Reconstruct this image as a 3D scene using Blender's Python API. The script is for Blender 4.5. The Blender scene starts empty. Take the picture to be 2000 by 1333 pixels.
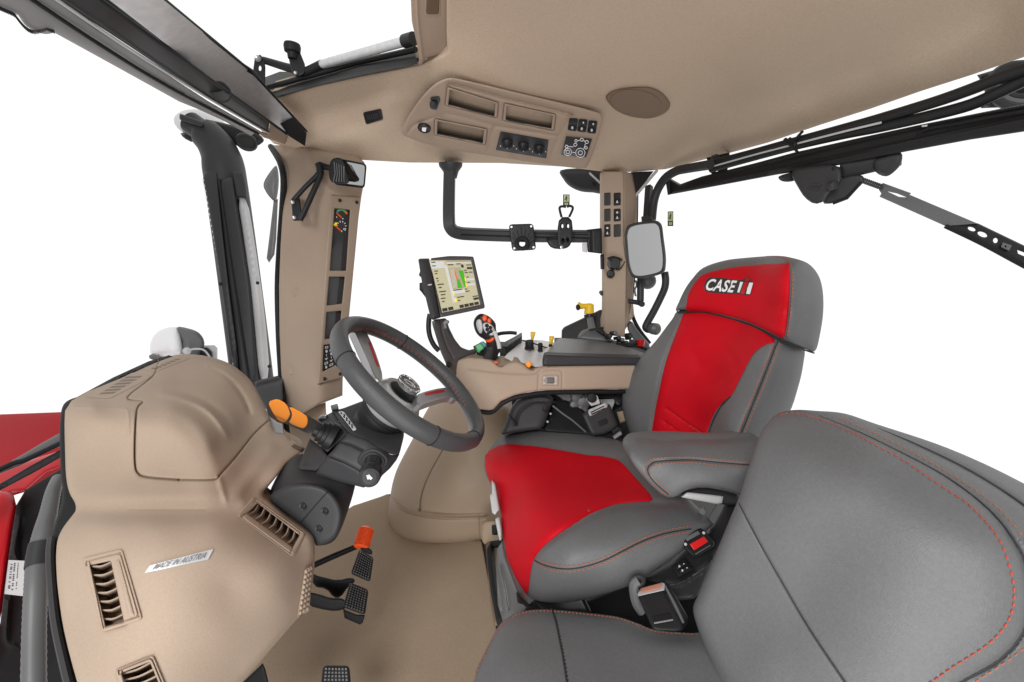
import bpy, bmesh, math, random
import numpy as np
from mathutils import Vector, Matrix
from mathutils.geometry import delaunay_2d_cdt
from mathutils.bvhtree import BVHTree
random.seed(4); rng = np.random.default_rng(4)
S = bpy.context.scene; COL = S.collection
# ---------------------------------------------------------------- camera model (16 mm lens, eye 1.18 m over the cab floor, 14.5 deg down)
FP = 889.0; PIT = math.radians(14.5)
CAM = np.array([0, 0, 1.18]); RT = np.array([1.0, 0, 0])
UP = np.array([0, math.sin(PIT), math.cos(PIT)]); FW = np.array([0, math.cos(PIT), -math.sin(PIT)])
def ray(x, y): return FW + (x-1000)/FP*RT - (y-666.5)/FP*UP
def D(x, y, d): return CAM + d*ray(x, y)
def zd(x, y, h): return (h-CAM[2])/ray(x, y)[2]
def H(x, y, h): return (x, y, zd(x, y, h))                 # control point lying at height h
def pj(P):
    q = np.asarray(P)-CAM; d = q@FW
    return 1000+FP*(q@RT)/d, 666.5-FP*(q@UP)/d, d
ZM = dict(a=(0,0,2.854), b=(650,0,2.854), c=(1300,0,2.854), d=(0,400,2.854), e=(650,400,2.854), f=(1300,400,2.854), g=(0,866,2.854),
          h=(650,866,2.854), i=(1300,866,2.854), j=(500,740,6.667), k=(1130,330,3.81), l=(880,580,4.4425), m=(800,480,8.33), n=(620,380,3.33),
          o=(1200,1000,5.127), p=(0,780,2.41), w=(0,0,1))
def z(k, *v):
    x0, y0, s = ZM[k]
    return [(x0+v[i]/s, y0+v[i+1]/s) for i in range(0, len(v), 2)]
def nrm(v): v = np.asarray(v, float); return v/np.linalg.norm(v)
# ---------------------------------------------------------------- 2-D / depth helpers
def sm(pts, k=5, closed=True):
    p = np.array(pts, float); n = len(p); out = []
    for i in range(n if closed else n-1):
        if closed: a, b, c, d = p[i-1], p[i], p[(i+1) % n], p[(i+2) % n]
        else: a, b, c, d = p[max(i-1, 0)], p[i], p[i+1], p[min(i+2, n-1)]
        for t in np.arange(k)/k:
            out.append(.5*((2*b)+(c-a)*t+(2*a-5*b+4*c-d)*t*t+(3*b-a-3*c+d)*t**3))
    if not closed: out.append(p[-1])
    return [tuple(q) for q in out]
def chaikin(pts, it=2, closed=True, w=.25):
    p = [np.array(q, float) for q in pts]
    for _ in range(it):
        o = [] if closed else [p[0]]
        n = len(p)
        for i in range(n if closed else n-1):
            a, b = p[i], p[(i+1) % n]
            o += [a*(1-w)+b*w, a*w+b*(1-w)]
        if not closed: o.append(p[-1])
        p = o
    return [tuple(q) for q in p]
def rrect(q, r=.2, k=4):                                   # four corners -> rounded quad; r is the share of the side
    q = [np.array(v, float) for v in q]; o = []
    for i in range(4):
        a, b, c = q[i-1], q[i], q[(i+1) % 4]
        L = min(np.linalg.norm(a-b), np.linalg.norm(c-b))*r
        s, e = b+nrm(a-b)*L, b+nrm(c-b)*L
        for t in np.linspace(0, 1, k): o.append(tuple((1-t)**2*s+2*t*(1-t)*b+t*t*e))
    return o
def ell(cx, cy, rx, ry, n=24, a=0):
    c, s = math.cos(math.radians(a)), math.sin(math.radians(a))
    return [(cx+rx*math.cos(t)*c-ry*math.sin(t)*s, cy+rx*math.cos(t)*s+ry*math.sin(t)*c) for t in np.linspace(0, 2*math.pi, n, endpoint=False)]
def bil(q, u, v):                                          # quad corners (0,0),(1,0),(1,1),(0,1)
    q = np.array(q, float)
    return tuple((1-u)*(1-v)*q[0]+u*(1-v)*q[1]+u*v*q[2]+(1-u)*v*q[3])
def sub(q, u0, v0, u1, v1): return [bil(q, u0, v0), bil(q, u1, v0), bil(q, u1, v1), bil(q, u0, v1)]
def dep(c, lam=0):
    if callable(c): return c
    if isinstance(c, tuple) and len(c) == 2 and isinstance(c[0], list): c, lam = c
    if np.isscalar(c): return lambda x, y: np.asarray(x, float)*0+c
    c = np.array(c, float); n = len(c); X = c[:, :2]/1000; v = 1/c[:, 2]
    def ker(r2): return np.where(r2 > 1e-14, .5*r2*np.log(np.maximum(r2, 1e-14)), 0)
    P = np.c_[np.ones(n), X]
    if n < 4:
        w, *_ = np.linalg.lstsq(P, v, rcond=None)
        return lambda x, y: 1/(w[0]+w[1]*np.asarray(x, float)/1000+w[2]*np.asarray(y, float)/1000)
    K = ker(((X[:, None]-X[None])**2).sum(-1))+lam*np.eye(n)
    M = np.block([[K, P], [P.T, np.zeros((3, 3))]])
    w = np.linalg.lstsq(M, np.r_[v, 0, 0, 0], rcond=None)[0]
    def f(x, y):
        x = np.asarray(x, float)/1000; y = np.asarray(y, float)/1000; sh = np.broadcast(x, y).shape
        q = np.stack([np.broadcast_to(x, sh).ravel(), np.broadcast_to(y, sh).ravel()], -1)
        r = ker(((q[:, None]-X[None])**2).sum(-1))@w[:n]+w[n]+q@w[n+1:]
        return (1/np.maximum(r, .05)).reshape(sh)
    return f
def plane(p0, n):
    k = float((np.asarray(p0)-CAM)@n)
    a, b, c = float(FW@n), float(RT@n)/FP, float(UP@n)/FP
    return lambda x, y: k/(a+b*(np.asarray(x, float)-1000)-c*(np.asarray(y, float)-666.5))
def segd(q, A, B):                                         # distance of points q to segments A-B
    out = np.full(len(q), 1e9)
    for s in range(0, len(q), 4000):
        p = q[s:s+4000, None]; d = B-A; L = np.maximum((d*d).sum(-1), 1e-12)
        t = np.clip(((p-A)*d).sum(-1)/L, 0, 1)
        out[s:s+4000] = np.sqrt(((p-A-t[..., None]*d)**2).sum(-1)).min(1)
    return out
def inside(q, poly):
    x, y = q[:, 0], q[:, 1]; r = np.zeros(len(q), bool); p = np.array(poly, float); a = np.roll(p, 1, 0)
    for (x1, y1), (x2, y2) in zip(a, p):
        if y1 == y2: continue
        r ^= ((y1 > y) != (y2 > y)) & (x < (x2-x1)*(y-y1)/(y2-y1)+x1)
    return r
def groove(*ls):                                           # (polyline, width px, depth m): soft creases (+ recessed, - raised)
    L = [(np.array(sm(e[0], 4, False), float), e[1], e[2]) for e in ls]; TP = [len(e) > 3 for e in ls]
    def f(x, y):
        q = np.stack([np.ravel(x), np.ravel(y)], -1); r = np.zeros(len(q))
        for (l, w, d), tp in zip(L, TP):
            g = d*np.exp(-(segd(q, l[:-1], l[1:])/w)**2)
            if tp:                                             # fades out towards both ends
                A, d_ = l[:-1], l[1:]-l[:-1]; u = np.clip(((q[:, None]-A)*d_).sum(-1)/np.maximum((d_*d_).sum(-1), 1e-9), 0, 1)
                s_ = ((q[:, None]-A-u[..., None]*d_)**2).sum(-1).argmin(1); k = (s_+u[np.arange(len(q)), s_])/(len(l)-1)
                g = g*np.maximum(np.sin(np.pi*np.clip(k, 0, 1)), 0)**.7
            r += g
        return r.reshape(np.shape(x))
    f.L = L; return f
def dens(p, st):
    o = []
    for i in range(len(p)):
        a, b = np.array(p[i], float), np.array(p[(i+1) % len(p)], float)
        k = max(1, int(math.ceil(np.linalg.norm(b-a)/st)))
        o += [a+(b-a)*t/k for t in range(k)]
    return np.array(o)
# ---------------------------------------------------------------- mesh builder
class MB:
    def __init__(s): s.v = []; s.f = []; s.m = []
    def add(s, v, f, mi=0):
        o = len(s.v); s.v += [tuple(map(float, p)) for p in v]; s.f += [tuple(i+o for i in q) for q in f]; s.m += [mi]*len(f); return s
    def patch(s, out, c, th=.02, R=.004, step=None, disp=None, off=0, holes=(), mi=0, back=True):
        base = dep(c); P = np.array(out, float)
        ext = P.max(0)-P.min(0); step = step or min(16, max(2.5, max(ext)/16))
        loops = [dens(out, step)]+[dens(h, step) for h in holes]
        A = np.concatenate(loops); B = np.concatenate([np.roll(l, -1, 0) for l in loops])
        cx, cy = P.mean(0); dm = float(np.mean(base(A[:, 0], A[:, 1]))); rp = R/dm*FP
        def ok(q):
            r = inside(q, out)
            for h in holes: r &= ~inside(q, h)
            return r
        def surf(x, y, o=0):
            x = np.asarray(x, float); y = np.asarray(y, float); d = base(x, y)+off+o
            if R > 0:
                q = np.stack([x.ravel(), y.ravel()], -1)
                t = np.clip(segd(q, A, B)/rp, 0, 1).reshape(x.shape); d = d+R*(1-np.sqrt(np.maximum(0, 1-(1-t)**2)))
            if disp is not None: d = d+disp(x, y)
            return d
        pts = [A]
        if R > 0:
            for fr in (.05, .18, .4, .7, 1.0):
                for l in loops:
                    t = np.roll(l, -1, 0)-np.roll(l, 1, 0); n = np.stack([-t[:, 1], t[:, 0]], -1); n /= np.maximum(np.linalg.norm(n, axis=1), 1e-9)[:, None]
                    for sg in (1, -1):
                        q = l+sg*n*rp*fr; q = q[ok(q)]
                        if len(q): q = q[segd(q, A, B) > rp*fr*.93]
                        if len(q): pts.append(q)
        extra = []
        for l, w, dd in getattr(disp, 'L', []):                # finer rows of vertices along every crease
            if w >= 9: continue
            st = max(1.2, min(w*1.2, step)); seg = np.linalg.norm(np.diff(l, axis=0), axis=1); cl = np.r_[0, np.cumsum(seg)]
            tt = np.arange(0, cl[-1], st); c = np.stack([np.interp(tt, cl, l[:, k]) for k in (0, 1)], -1)
            if len(c) < 2: continue
            g = np.gradient(c, axis=0); nn = np.stack([-g[:, 1], g[:, 0]], -1); nn /= np.maximum(np.linalg.norm(nn, axis=1), 1e-9)[:, None]
            for o in (0, -.5, .5, -1, 1, -1.6, 1.6, -2.3, 2.3):
                q = c+nn*w*o; q = q[ok(q)]
                if len(q): q = q[segd(q, A, B) > max(1.0, st*.3)]
                if len(q): extra.append(q)
        if extra:
            extra = np.concatenate(extra); cell = {}; kept = []
            mn = .55*max(1.2, min(w for _, w, _ in disp.L)*.6)
            for q in extra:
                key = (int(q[0]/mn), int(q[1]/mn))
                if key not in cell: cell[key] = 1; kept.append(q)
            pts.append(np.array(kept))
        gx, gy = np.meshgrid(np.arange(P[:, 0].min(), P[:, 0].max(), step), np.arange(P[:, 1].min(), P[:, 1].max(), step*.87))
        gx[1::2] += step/2; q = np.stack([gx.ravel(), gy.ravel()], -1); q = q[ok(q)]
        if len(q): q = q[segd(q, A, B) > (rp+step*.35 if R > 0 else step*.45)]
        if len(q): pts.append(q)
        V = np.concatenate(pts); ed = []; k = 0
        for l in loops:
            n = len(l); ed += [(k+i, k+(i+1) % n) for i in range(n)]; k += n
        vo, _, fo, *_ = delaunay_2d_cdt([Vector(p) for p in V], ed, [], 0, 1e-4)
        vo = np.array([tuple(p) for p in vo]); fo = np.array([t for t in fo if len(t) == 3])
        fo = fo[ok(vo[fo].mean(1))]
        d = surf(vo[:, 0], vo[:, 1])
        dirs = FW+((vo[:, 0]-1000)/FP)[:, None]*RT-((vo[:, 1]-666.5)/FP)[:, None]*UP
        W = CAM+d[:, None]*dirs
        F = [tuple(t) for t in fo]; n = len(W)
        bv = BVHTree.FromPolygons([Vector(p) for p in W], F)
        def hit(x, y):                                         # depth of the built mesh itself along a sight line
            o = []
            for a, b, c in zip(np.ravel(x), np.ravel(y), np.ravel(surf(x, y))):
                r = ray(a, b); h = bv.ray_cast(Vector(CAM), Vector(r).normalized())
                o.append(c if h[0] is None else min(float((np.array(h[0])-CAM)@FW), c+.02))
            return np.array(o).reshape(np.shape(x))
        surf.hit = hit
        if back and th is not None:
            T = np.array(th) if not np.isscalar(th) else nrm(ray(cx, cy))*th
            cnt = {}
            for t in F:
                for i in range(3): cnt[(t[i], t[(i+1) % 3])] = 1
            sd = [(b, a, a+n, b+n) for (a, b) in cnt if (b, a) not in cnt]
            F2 = F+[tuple(i+n for i in t[::-1]) for t in F]+sd
            s.add(np.r_[W, W+T], F2, mi)
        else: s.add(W, F, mi)
        return surf
    def tube(s, pts, r, n=10, mi=0, closed=False, prof=None, up=None, caps=True):
        p = np.array(pts, float); m = len(p)
        r = np.broadcast_to(np.asarray(r, float), (m,))
        t = np.roll(p, -1, 0)-np.roll(p, 1, 0)
        if not closed: t[0] = p[1]-p[0]; t[-1] = p[-1]-p[-2]
        t /= np.maximum(np.linalg.norm(t, axis=1), 1e-9)[:, None]
        u = np.array(up if up is not None else ((0, 0, 1.) if abs(t[0][2]) < .9 else (1., 0, 0)), float)
        pr = np.array(prof) if prof is not None else np.stack([np.cos(np.linspace(0, 2*np.pi, n, endpoint=False)), np.sin(np.linspace(0, 2*np.pi, n, endpoint=False))], -1)
        n = len(pr); V = []
        for i in range(m):
            if up is not None: u = np.array(up, float)
            a = u-t[i]*(u@t[i]); a = nrm(a); b = np.cross(t[i], a); u = a
            V += [p[i]+r[i]*(q[0]*b+q[1]*a) for q in pr]
        F = []
        for i in range(m if closed else m-1):
            j = (i+1) % m
            F += [(i*n+k, i*n+(k+1) % n, j*n+(k+1) % n, j*n+k) for k in range(n)]
        if not closed and caps: F += [tuple(range(n))[::-1], tuple((m-1)*n+k for k in range(n))]
        return s.add(V, F, mi)
    def line(s, px, sf, r, off=0, n=6, mi=0, k=4, closed=False):       # a thread lying on a surface
        q = sm(px, k if len(px) > 14 or not hasattr(sf, 'hit') else 10, closed) if k else px; x, y = np.array(q).T
        if isinstance(r, tuple): r = np.interp(np.linspace(0, 1, len(q)), [0, .3, 1], [r[0], r[1], r[1]])
        return s.tube([D(a, b, c) for a, b, c in zip(x, y, getattr(sf, 'hit', sf)(x, y)+off)], r, n, mi, closed)
    def stitch(s, px, sf, L=.007, gap=.004, r=.0011, off=-.0012, mi=0, k=8):
        q = np.array(sm(px, k, False)); W = np.array([D(a, b, c) for (a, b), c in zip(q, getattr(sf, 'hit', sf)(q[:, 0], q[:, 1])+off)])
        cl = np.r_[0, np.cumsum(np.linalg.norm(np.diff(W, axis=0), axis=1))]; t = 0
        while t+L < cl[-1]:
            P = [[np.interp(t+L*u, cl, W[:, i]) for i in range(3)] for u in (0, .2, .5, .8, 1)]
            s.tube(P, [r*.4, r*.9, r, r*.9, r*.4], 6, mi); t += L+gap
        return s
    def lathe(s, prof, c, ax, n=32, mi=0, cap=True):                    # prof: (h, r) along ax
        ax = nrm(ax); u = nrm(np.cross(ax, (0, 1, .37))); w = np.cross(ax, u); V = []; F = []
        for h, r in prof:
            V += [np.array(c)+ax*h+r*(math.cos(t)*u+math.sin(t)*w) for t in np.linspace(0, 2*math.pi, n, endpoint=False)]
        for i in range(len(prof)-1): F += [(i*n+k, i*n+(k+1) % n, (i+1)*n+(k+1) % n, (i+1)*n+k) for k in range(n)]
        if cap: F += [tuple(range(n))[::-1], tuple((len(prof)-1)*n+k for k in range(n))]
        return s.add(V, F, mi)
    def box(s, c, ax, hs, bev=.003, mi=0, seg=2):
        bm = bmesh.new(); bmesh.ops.create_cube(bm, size=2)
        for v in bm.verts: v.co = Vector((v.co.x*hs[0], v.co.y*hs[1], v.co.z*hs[2]))
        if bev: bmesh.ops.bevel(bm, geom=list(bm.edges)+list(bm.verts), offset=bev, segments=seg, profile=.5, affect='EDGES')
        bm.verts.index_update()
        A = np.array(ax); V = [np.array(c)+v.co.x*A[0]+v.co.y*A[1]+v.co.z*A[2] for v in bm.verts]
        F = [tuple(v.index for v in f.verts) for f in bm.faces]; bm.free(); return s.add(V, F, mi)
    def ellip(s, c, ax, r, n=24, mi=0, cut=None):
        V = []; F = []; m = n//2; A = np.array(ax)
        for i in range(m+1):
            a = math.pi*i/m
            for k in range(n):
                b = 2*math.pi*k/n; q = (r[0]*math.sin(a)*math.cos(b), r[1]*math.sin(a)*math.sin(b), r[2]*math.cos(a))
                V.append(np.array(c)+q[0]*A[0]+q[1]*A[1]+q[2]*A[2])
        for i in range(m): F += [(i*n+k, i*n+(k+1) % n, (i+1)*n+(k+1) % n, (i+1)*n+k) for k in range(n)]
        return s.add(V, F, mi)
    def text(s, txt, quad, sf, off=-.0008, mi=0, shear=0, bold=.0, spacing=1.0, vals=None):   # lettering mapped onto a quad TL,TR,BR,BL of a surface
        cu = bpy.data.curves.new('lettering', 'FONT'); cu.body = txt; cu.shear = shear; cu.offset = bold; cu.space_character = spacing; cu.resolution_u = 3
        ob = bpy.data.objects.new('lettering', cu); COL.objects.link(ob); bpy.context.view_layer.update()
        me = bpy.data.meshes.new_from_object(ob.evaluated_get(bpy.context.evaluated_depsgraph_get()))
        V = np.array([v.co[:2] for v in me.vertices]); F = [tuple(p.vertices) for p in me.polygons]
        bpy.data.objects.remove(ob); bpy.data.curves.remove(cu); bpy.data.meshes.remove(me)
        lo, hi = V.min(0), V.max(0); V = (V-lo)/(hi-lo)
        px = np.array([bil(quad, u, 1-v) for u, v in V])
        d = getattr(sf, 'hit', sf)(px[:, 0], px[:, 1])+off
        return s.add([D(x, y, e) for (x, y), e in zip(px, d)], F, mi)
UNIT = np.eye(3)
def vframe(n, up=(0, 0, 1)):                               # axes: x right, y into -n?, z up ; third row = n
    n = nrm(n); x = nrm(np.cross(up, n)); y = np.cross(n, x); return np.array([x, y, n])
ORG = {}
def obj(name, mb, mats, parent=None, ang=38, **props):
    mats = mats if isinstance(mats, (list, tuple)) else [mats]
    v = np.array(mb.v); c = (v.min(0)+v.max(0))/2
    me = bpy.data.meshes.new(name); me.from_pydata([tuple(p) for p in v-c], [], mb.f)
    for m in mats: me.materials.append(m)
    me.polygons.foreach_set('material_index', mb.m)
    bm = bmesh.new(); bm.from_mesh(me); bmesh.ops.recalc_face_normals(bm, faces=bm.faces); bm.to_mesh(me); bm.free()
    me.polygons.foreach_set('use_smooth', [True]*len(me.polygons)); me.set_sharp_from_angle(angle=math.radians(ang)); me.update()
    o = bpy.data.objects.new(name, me); COL.objects.link(o)
    if parent is not None: o.parent = parent; o.location = c-ORG[parent.name]
    else: o.location = c
    ORG[o.name] = c
    for k, x in props.items(): o[k] = x
    return o
def thing(name, label, cat, at, group=None):
    o = bpy.data.objects.new(name, None); o.empty_display_size = .05; COL.objects.link(o)
    p = D(*at) if len(at) == 3 else np.array(at); o.location = p; ORG[o.name] = p
    o['label'] = label; o['category'] = cat
    if group: o['group'] = group
    return o
def tag(o, label, cat, group=None, kind=None):
    o['label'] = label
    if cat: o['category'] = cat
    if group: o['group'] = group
    if kind: o['kind'] = kind
    return o
# ---------------------------------------------------------------- materials
def lin(c): return tuple((x/255/12.92 if x <= 10 else ((x/255+.055)/1.055)**2.4) for x in c)
def mat(name, col, rough=.5, bump=None, var=None, metal=0, spec=.5, emit=0, leather=None, trans=0, coat=0):
    m = bpy.data.materials.new(name); m.use_nodes = True; nt = m.node_tree; N = nt.nodes; L = nt.links
    b = N['Principled BSDF']; b.inputs['Base Color'].default_value = (*col, 1); b.inputs['Roughness'].default_value = rough
    b.inputs['Metallic'].default_value = metal; b.inputs['Specular IOR Level'].default_value = spec
    b.inputs['Coat Weight'].default_value = coat; b.inputs['Transmission Weight'].default_value = trans
    if emit: b.inputs['Emission Color'].default_value = (*col, 1); b.inputs['Emission Strength'].default_value = emit
    tc = N.new('ShaderNodeTexCoord')
    def noise(sc, det=3):
        n = N.new('ShaderNodeTexNoise'); n.inputs['Scale'].default_value = sc; n.inputs['Detail'].default_value = det; L.new(tc.outputs['Object'], n.inputs['Vector']); return n
    if var:
        mix = None; src = (*col, 1)
        for sc, am in var:
            n = noise(sc); r = N.new('ShaderNodeMapRange'); r.inputs[1].default_value = .3; r.inputs[2].default_value = .7
            r.inputs[3].default_value = 1-am; r.inputs[4].default_value = 1+am; L.new(n.outputs[0], r.inputs[0])
            x = N.new('ShaderNodeMix'); x.data_type = 'RGBA'; x.blend_type = 'MULTIPLY'; x.inputs[0].default_value = 1
            if mix is None: x.inputs[6].default_value = src
            else: L.new(mix.outputs[2], x.inputs[6])
            L.new(r.outputs[0], x.inputs[7]); mix = x
        L.new(mix.outputs[2], b.inputs['Base Color'])
    last = None
    def addbump(src, st, dist):
        nonlocal last
        q = N.new('ShaderNodeBump'); q.inputs['Strength'].default_value = st; q.inputs['Distance'].default_value = dist
        L.new(src, q.inputs['Height'])
        if last: L.new(last.outputs[0], q.inputs['Normal'])
        last = q; L.new(q.outputs[0], b.inputs['Normal'])
    if bump:
        for sc, st, di in bump: addbump(noise(sc).outputs[0], st, di)
    if leather:
        v = N.new('ShaderNodeTexVoronoi'); v.feature = 'DISTANCE_TO_EDGE'; v.inputs['Scale'].default_value = leather
        L.new(tc.outputs['Object'], v.inputs['Vector']); r = N.new('ShaderNodeMapRange'); r.inputs[2].default_value = .25
        L.new(v.outputs['Distance'], r.inputs[0]); addbump(r.outputs[0], .25, .0008)
        addbump(noise(9, 2).outputs[0], .12, .010)
    return m
BEI = (.375, .287, .218)
M_bei = mat('beige_plastic', BEI, .72, bump=[(330, .28, .0009)], var=[(300, .04), (5, .03)], spec=.18)
M_bei2 = mat('beige_recess_shade', (.13, .085, .05), .6, bump=[(900, .1, .0006)])  # darker beige: shade of gaps, slots and recesses put into the colour
M_fab = mat('beige_headliner_felt', (.53, .418, .315), .95, bump=[(520, .5, .0015)], var=[(420, .08), (170, .05), (4, .02)], spec=.1)
M_matt = mat('beige_floor_mat_rubber', (.345, .258, .182), .8, bump=[(420, .5, .0014)], var=[(380, .08), (170, .05), (6, .04)], spec=.2)
M_lump = mat('tan_moulded_trim', (.33, .243, .168), .6, bump=[(500, .1, .001)], var=[(400, .04), (6, .03)])
M_spk = mat('brown_speaker_cloth', (.19, .13, .083), .7, bump=[(900, .4, .001)], var=[(600, .08)])
M_grey = mat('grey_leather', (.132, .132, .134), .48, leather=330, var=[(200, .06), (9, .04)], spec=.35)
M_red = mat('red_leather', (.53, .004, .012), .55, leather=420, var=[(9, .05)], spec=.12)
M_blk = mat('black_plastic', (.014, .014, .015), .45, bump=[(700, .12, .0005)], var=[(8, .1)], spec=.32)
M_dk = mat('charcoal_plastic', (.034, .034, .036), .5, bump=[(700, .15, .0006)], var=[(500, .06), (7, .06)], spec=.32)
M_mid = mat('mid_grey_plastic', (.125, .125, .127), .45, bump=[(500, .12, .0008)], var=[(6, .06)])
M_lgt = mat('light_grey_plastic', (.50, .50, .50), .45, var=[(6, .04)])
M_hdr = mat('header_grey_plastic', (.21, .21, .212), .45, var=[(6, .06)])
M_rub = mat('black_rubber', (.012, .012, .013), .6, var=[(20, .15)], spec=.25)
M_whl = mat('grey_wheel_leather', (.06, .06, .062), .36, leather=500, var=[(8, .05)], spec=.35)
M_silv = mat('satin_silver', (.38, .38, .39), .28, metal=.6)
M_alu = mat('brushed_aluminium', (.56, .56, .565), .38, metal=.15, var=[(60, .08)])
M_chr = mat('chrome', (.8, .8, .82), .12, metal=1)
M_hood = mat('red_paint', (.50, .004, .010), .35, coat=.15, spec=.25)
M_hood2 = mat('dull_red_paint', (.42, .006, .012), .6, spec=.08)
M_org = mat('orange_plastic', (.95, .29, .015), .45)
M_ored = mat('red_orange_plastic', (.9, .10, .012), .45)
M_thr = mat('orange_thread', (.42, .11, .05), .7)
M_yel = mat('yellow_plastic', (.80, .50, .01), .45)
M_grn = mat('green_plastic', (.10, .42, .16), .45)
M_wht = mat('white_print', (.8, .8, .8), .6)
M_wlens = mat('white_lamp_glass', (.85, .85, .86), .15)
M_bowl = mat('bright_bowl', (.5, .5, .5), .22, metal=.4)
M_mir = mat('mirror_glass', (.93, .93, .94), .03, metal=1)
M_gls = mat('smoked_display_glass', (.045, .045, .047), .15)
M_scr = mat('screen_cream', (.50, .47, .31), .3, emit=.18)
M_scw = mat('screen_white', (.6, .6, .58), .3, emit=.18)
M_scg = mat('screen_green', (.06, .40, .02), .3, emit=.2)
M_scd = mat('screen_dark', (.03, .03, .03), .4, emit=.2)
M_scy = mat('screen_yellow', (.85, .7, .02), .4, emit=.35)
M_sct = mat('screen_tan', (.42, .37, .25), .3, emit=.12)
M_sgn = mat('exit_sticker_cream', (.62, .68, .42), .6)
M_sgd = mat('exit_sticker_dark', (.06, .08, .03), .6)
M_lbl = mat('paper_label', (.62, .62, .62), .7)
M_thd = mat('dark_thread', (.02, .02, .022), .7)
M_badge = mat('badge_silver', (.62, .62, .63), .4, metal=.3)
M_alt = mat('badge_grey_lettering', (.17, .17, .175), .5)
M_top = mat('pale_console_top', (.72, .715, .71), .35, bump=[(400, .2, .0008)])
M_pad = mat('charcoal_pad_vinyl', (.13, .13, .132), .38, bump=[(260, .5, .0012)], var=[(200, .12)])
# ================================================================ setting: floor and headliner
mb = MB()
fl = [(700,985),(757,966),(1000,930),(1560,930),(1700,1100),(1800,1500),(200,1500),(300,1300),(560,1180),(640,1012)]
mb.add([D(x, y, zd(x, y, -.012)) for x, y in fl]+[D(x, y, zd(x, y, -.012))-np.array([0, 0, .05]) for x, y in fl],
       [tuple(range(10)), tuple(range(10, 20))[::-1]]+[(i, (i+1) % 10, (i+1) % 10+10, i+10) for i in range(10)])
obj('floor', mb, mat('dark_cab_floor', (.05, .047, .044), .6, var=[(9, .15)]), kind='structure', label='dark cab floor under the seats and the mat')
mb = MB()
ml = chaikin([(690,988),(735,974),(757,965)], 2, False)+chaikin([(763,972),(772,1040),(850,1062)], 2, False)+[(935,1050),(941,1060),(962,1180),(985,1330),(1000,1500),(150,1500),(380,1300),(560,1150),(640,1020)]
fz = lambda h: (lambda x, y: (h-CAM[2])/(-math.sin(PIT)-(np.asarray(y, float)-666.5)/FP*math.cos(PIT)))
mb.patch(ml, fz(.004), th=(0, 0, -.014), R=.006, step=16)
tag(obj('floor_mat', mb, M_matt), 'brown textured floor mat under the pedals', 'floor mat')

HL = [(535,192),(620,168),(700,150),(821,127),(873,101),(872,60),(874,-260),(1300,-300),(2420,-300),(2420,-60),(2200,40),(2080,85),(2000,112),(1900,146),(1800,178),(1700,213),(1600,245),(1500,279),(1400,306),(1300,331),(1240,336),(1190,337),(1100,326),(980,319),(800,318),(690,312),(600,297),(535,281),(515,262),(500,240)]
hc = [(1300,331,1.86),(1190,337,1.84),(980,319,1.78),(690,312,1.72),(540,280,1.60),(520,215,1.56),(700,150,1.42),(821,127,1.28),(900,150,1.26),(1100,190,1.36),(1200,240,1.55),
      (1250,150,1.30),(1400,140,1.36),(1420,40,1.04),(1100,60,1.06),(950,60,1.08),(900,-60,.88),(1300,-80,.82),(1700,-80,.80),(1450,230,1.56),(1500,277,1.60),(1600,245,1.435),(1700,213,1.313),(1800,178,1.17),(1900,146,1.07),(2000,112,.975),(1600,190,1.395),(1700,140,1.235),(1800,60,1.05),(1950,30,.965),(2060,-60,.81),(2070,85,.90),(2400,-40,.70),(2400,-280,.56),(1500,-280,.58),(900,-250,.60),(600,240,1.62),(800,250,1.58),(760,200,1.44)]
mb = MB()
hs = mb.patch(HL, (hc, .0005), th=(0, .03, .06), R=.012, step=11, disp=groove(([(536,205),(580,255),(615,280),(690,298)], 9, .008), ([(640,266),(720,232),(800,212)], 14, .006)))
tag(obj('headliner', mb, M_fab), 'beige felt roof lining above the seats', None, kind='structure')

# ---------------------------------------------------------------- roof hatch trim (top centre), strut and latch
t = thing('roof_hatch_trim', 'beige moulded edge trim of the open roof hatch with a recessed grip', 'trim', (840,60,1.16))
mb = MB(); sf = mb.patch(z('b',432,-60,640,-60,640,290,520,325,498,362,488,360,470,250,440,120), [(805,0,1.03),(873,0,1.06),(830,120,1.24),(870,100,1.22)], th=.04, R=.006, disp=groove((z('b',468,-60,475,120,500,330), 3, -.006)))
obj('trim_body', mb, M_bei, t)
mb = MB(); mb.patch(rrect(z('b',514,-40,606,-40,606,98,508,98), .15), sf, th=.008, R=.006, off=-.002); r = obj('grip_recess', mb, M_bei, t)
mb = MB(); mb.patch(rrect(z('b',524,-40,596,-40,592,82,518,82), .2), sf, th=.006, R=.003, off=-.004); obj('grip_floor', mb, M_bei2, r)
t = thing('roof_hatch_frame', 'black rubber and steel roof hatch frame along the headliner edge', 'hatch frame', (680,130,1.42))
mb = MB(); mb.patch(z('a',1460,480,1480,430,1560,400,1700,405,1850,350,2000,310)+[(760,104),(806,92),(816,125),(700,148),(620,167),(536,190),(527,175)], [(530,180,1.56),(700,130,1.42),(815,110,1.26)], th=.03, R=.002); obj('seal', mb, M_rub, t)
mb = MB(); mb.tube([D(*q) for q in ((520,172,1.56),(600,150,1.50),(700,122,1.42),(812,97,1.26))], .008); obj('frame_rail', mb, M_blk, t)
mb = MB(); mb.tube([D(*q) for q in ((528,184,1.555),(620,160,1.48),(700,141,1.41),(816,117,1.26))], .005); obj('edge_bead', mb, M_dk, t)
t = thing('hatch_gas_strut', 'silver gas strut with black end cap under the roof hatch', 'gas strut', (700,105,1.38))
mb = MB(); mb.tube([D(622,128,1.47), D(795,80,1.24)], .0125, 16); obj('silver_tube', mb, M_alu, t)
mb = MB(); mb.tube([D(790,81,1.245), D(808,76,1.22)], .017, 16); obj('end_cap', mb, M_blk, t)
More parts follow.
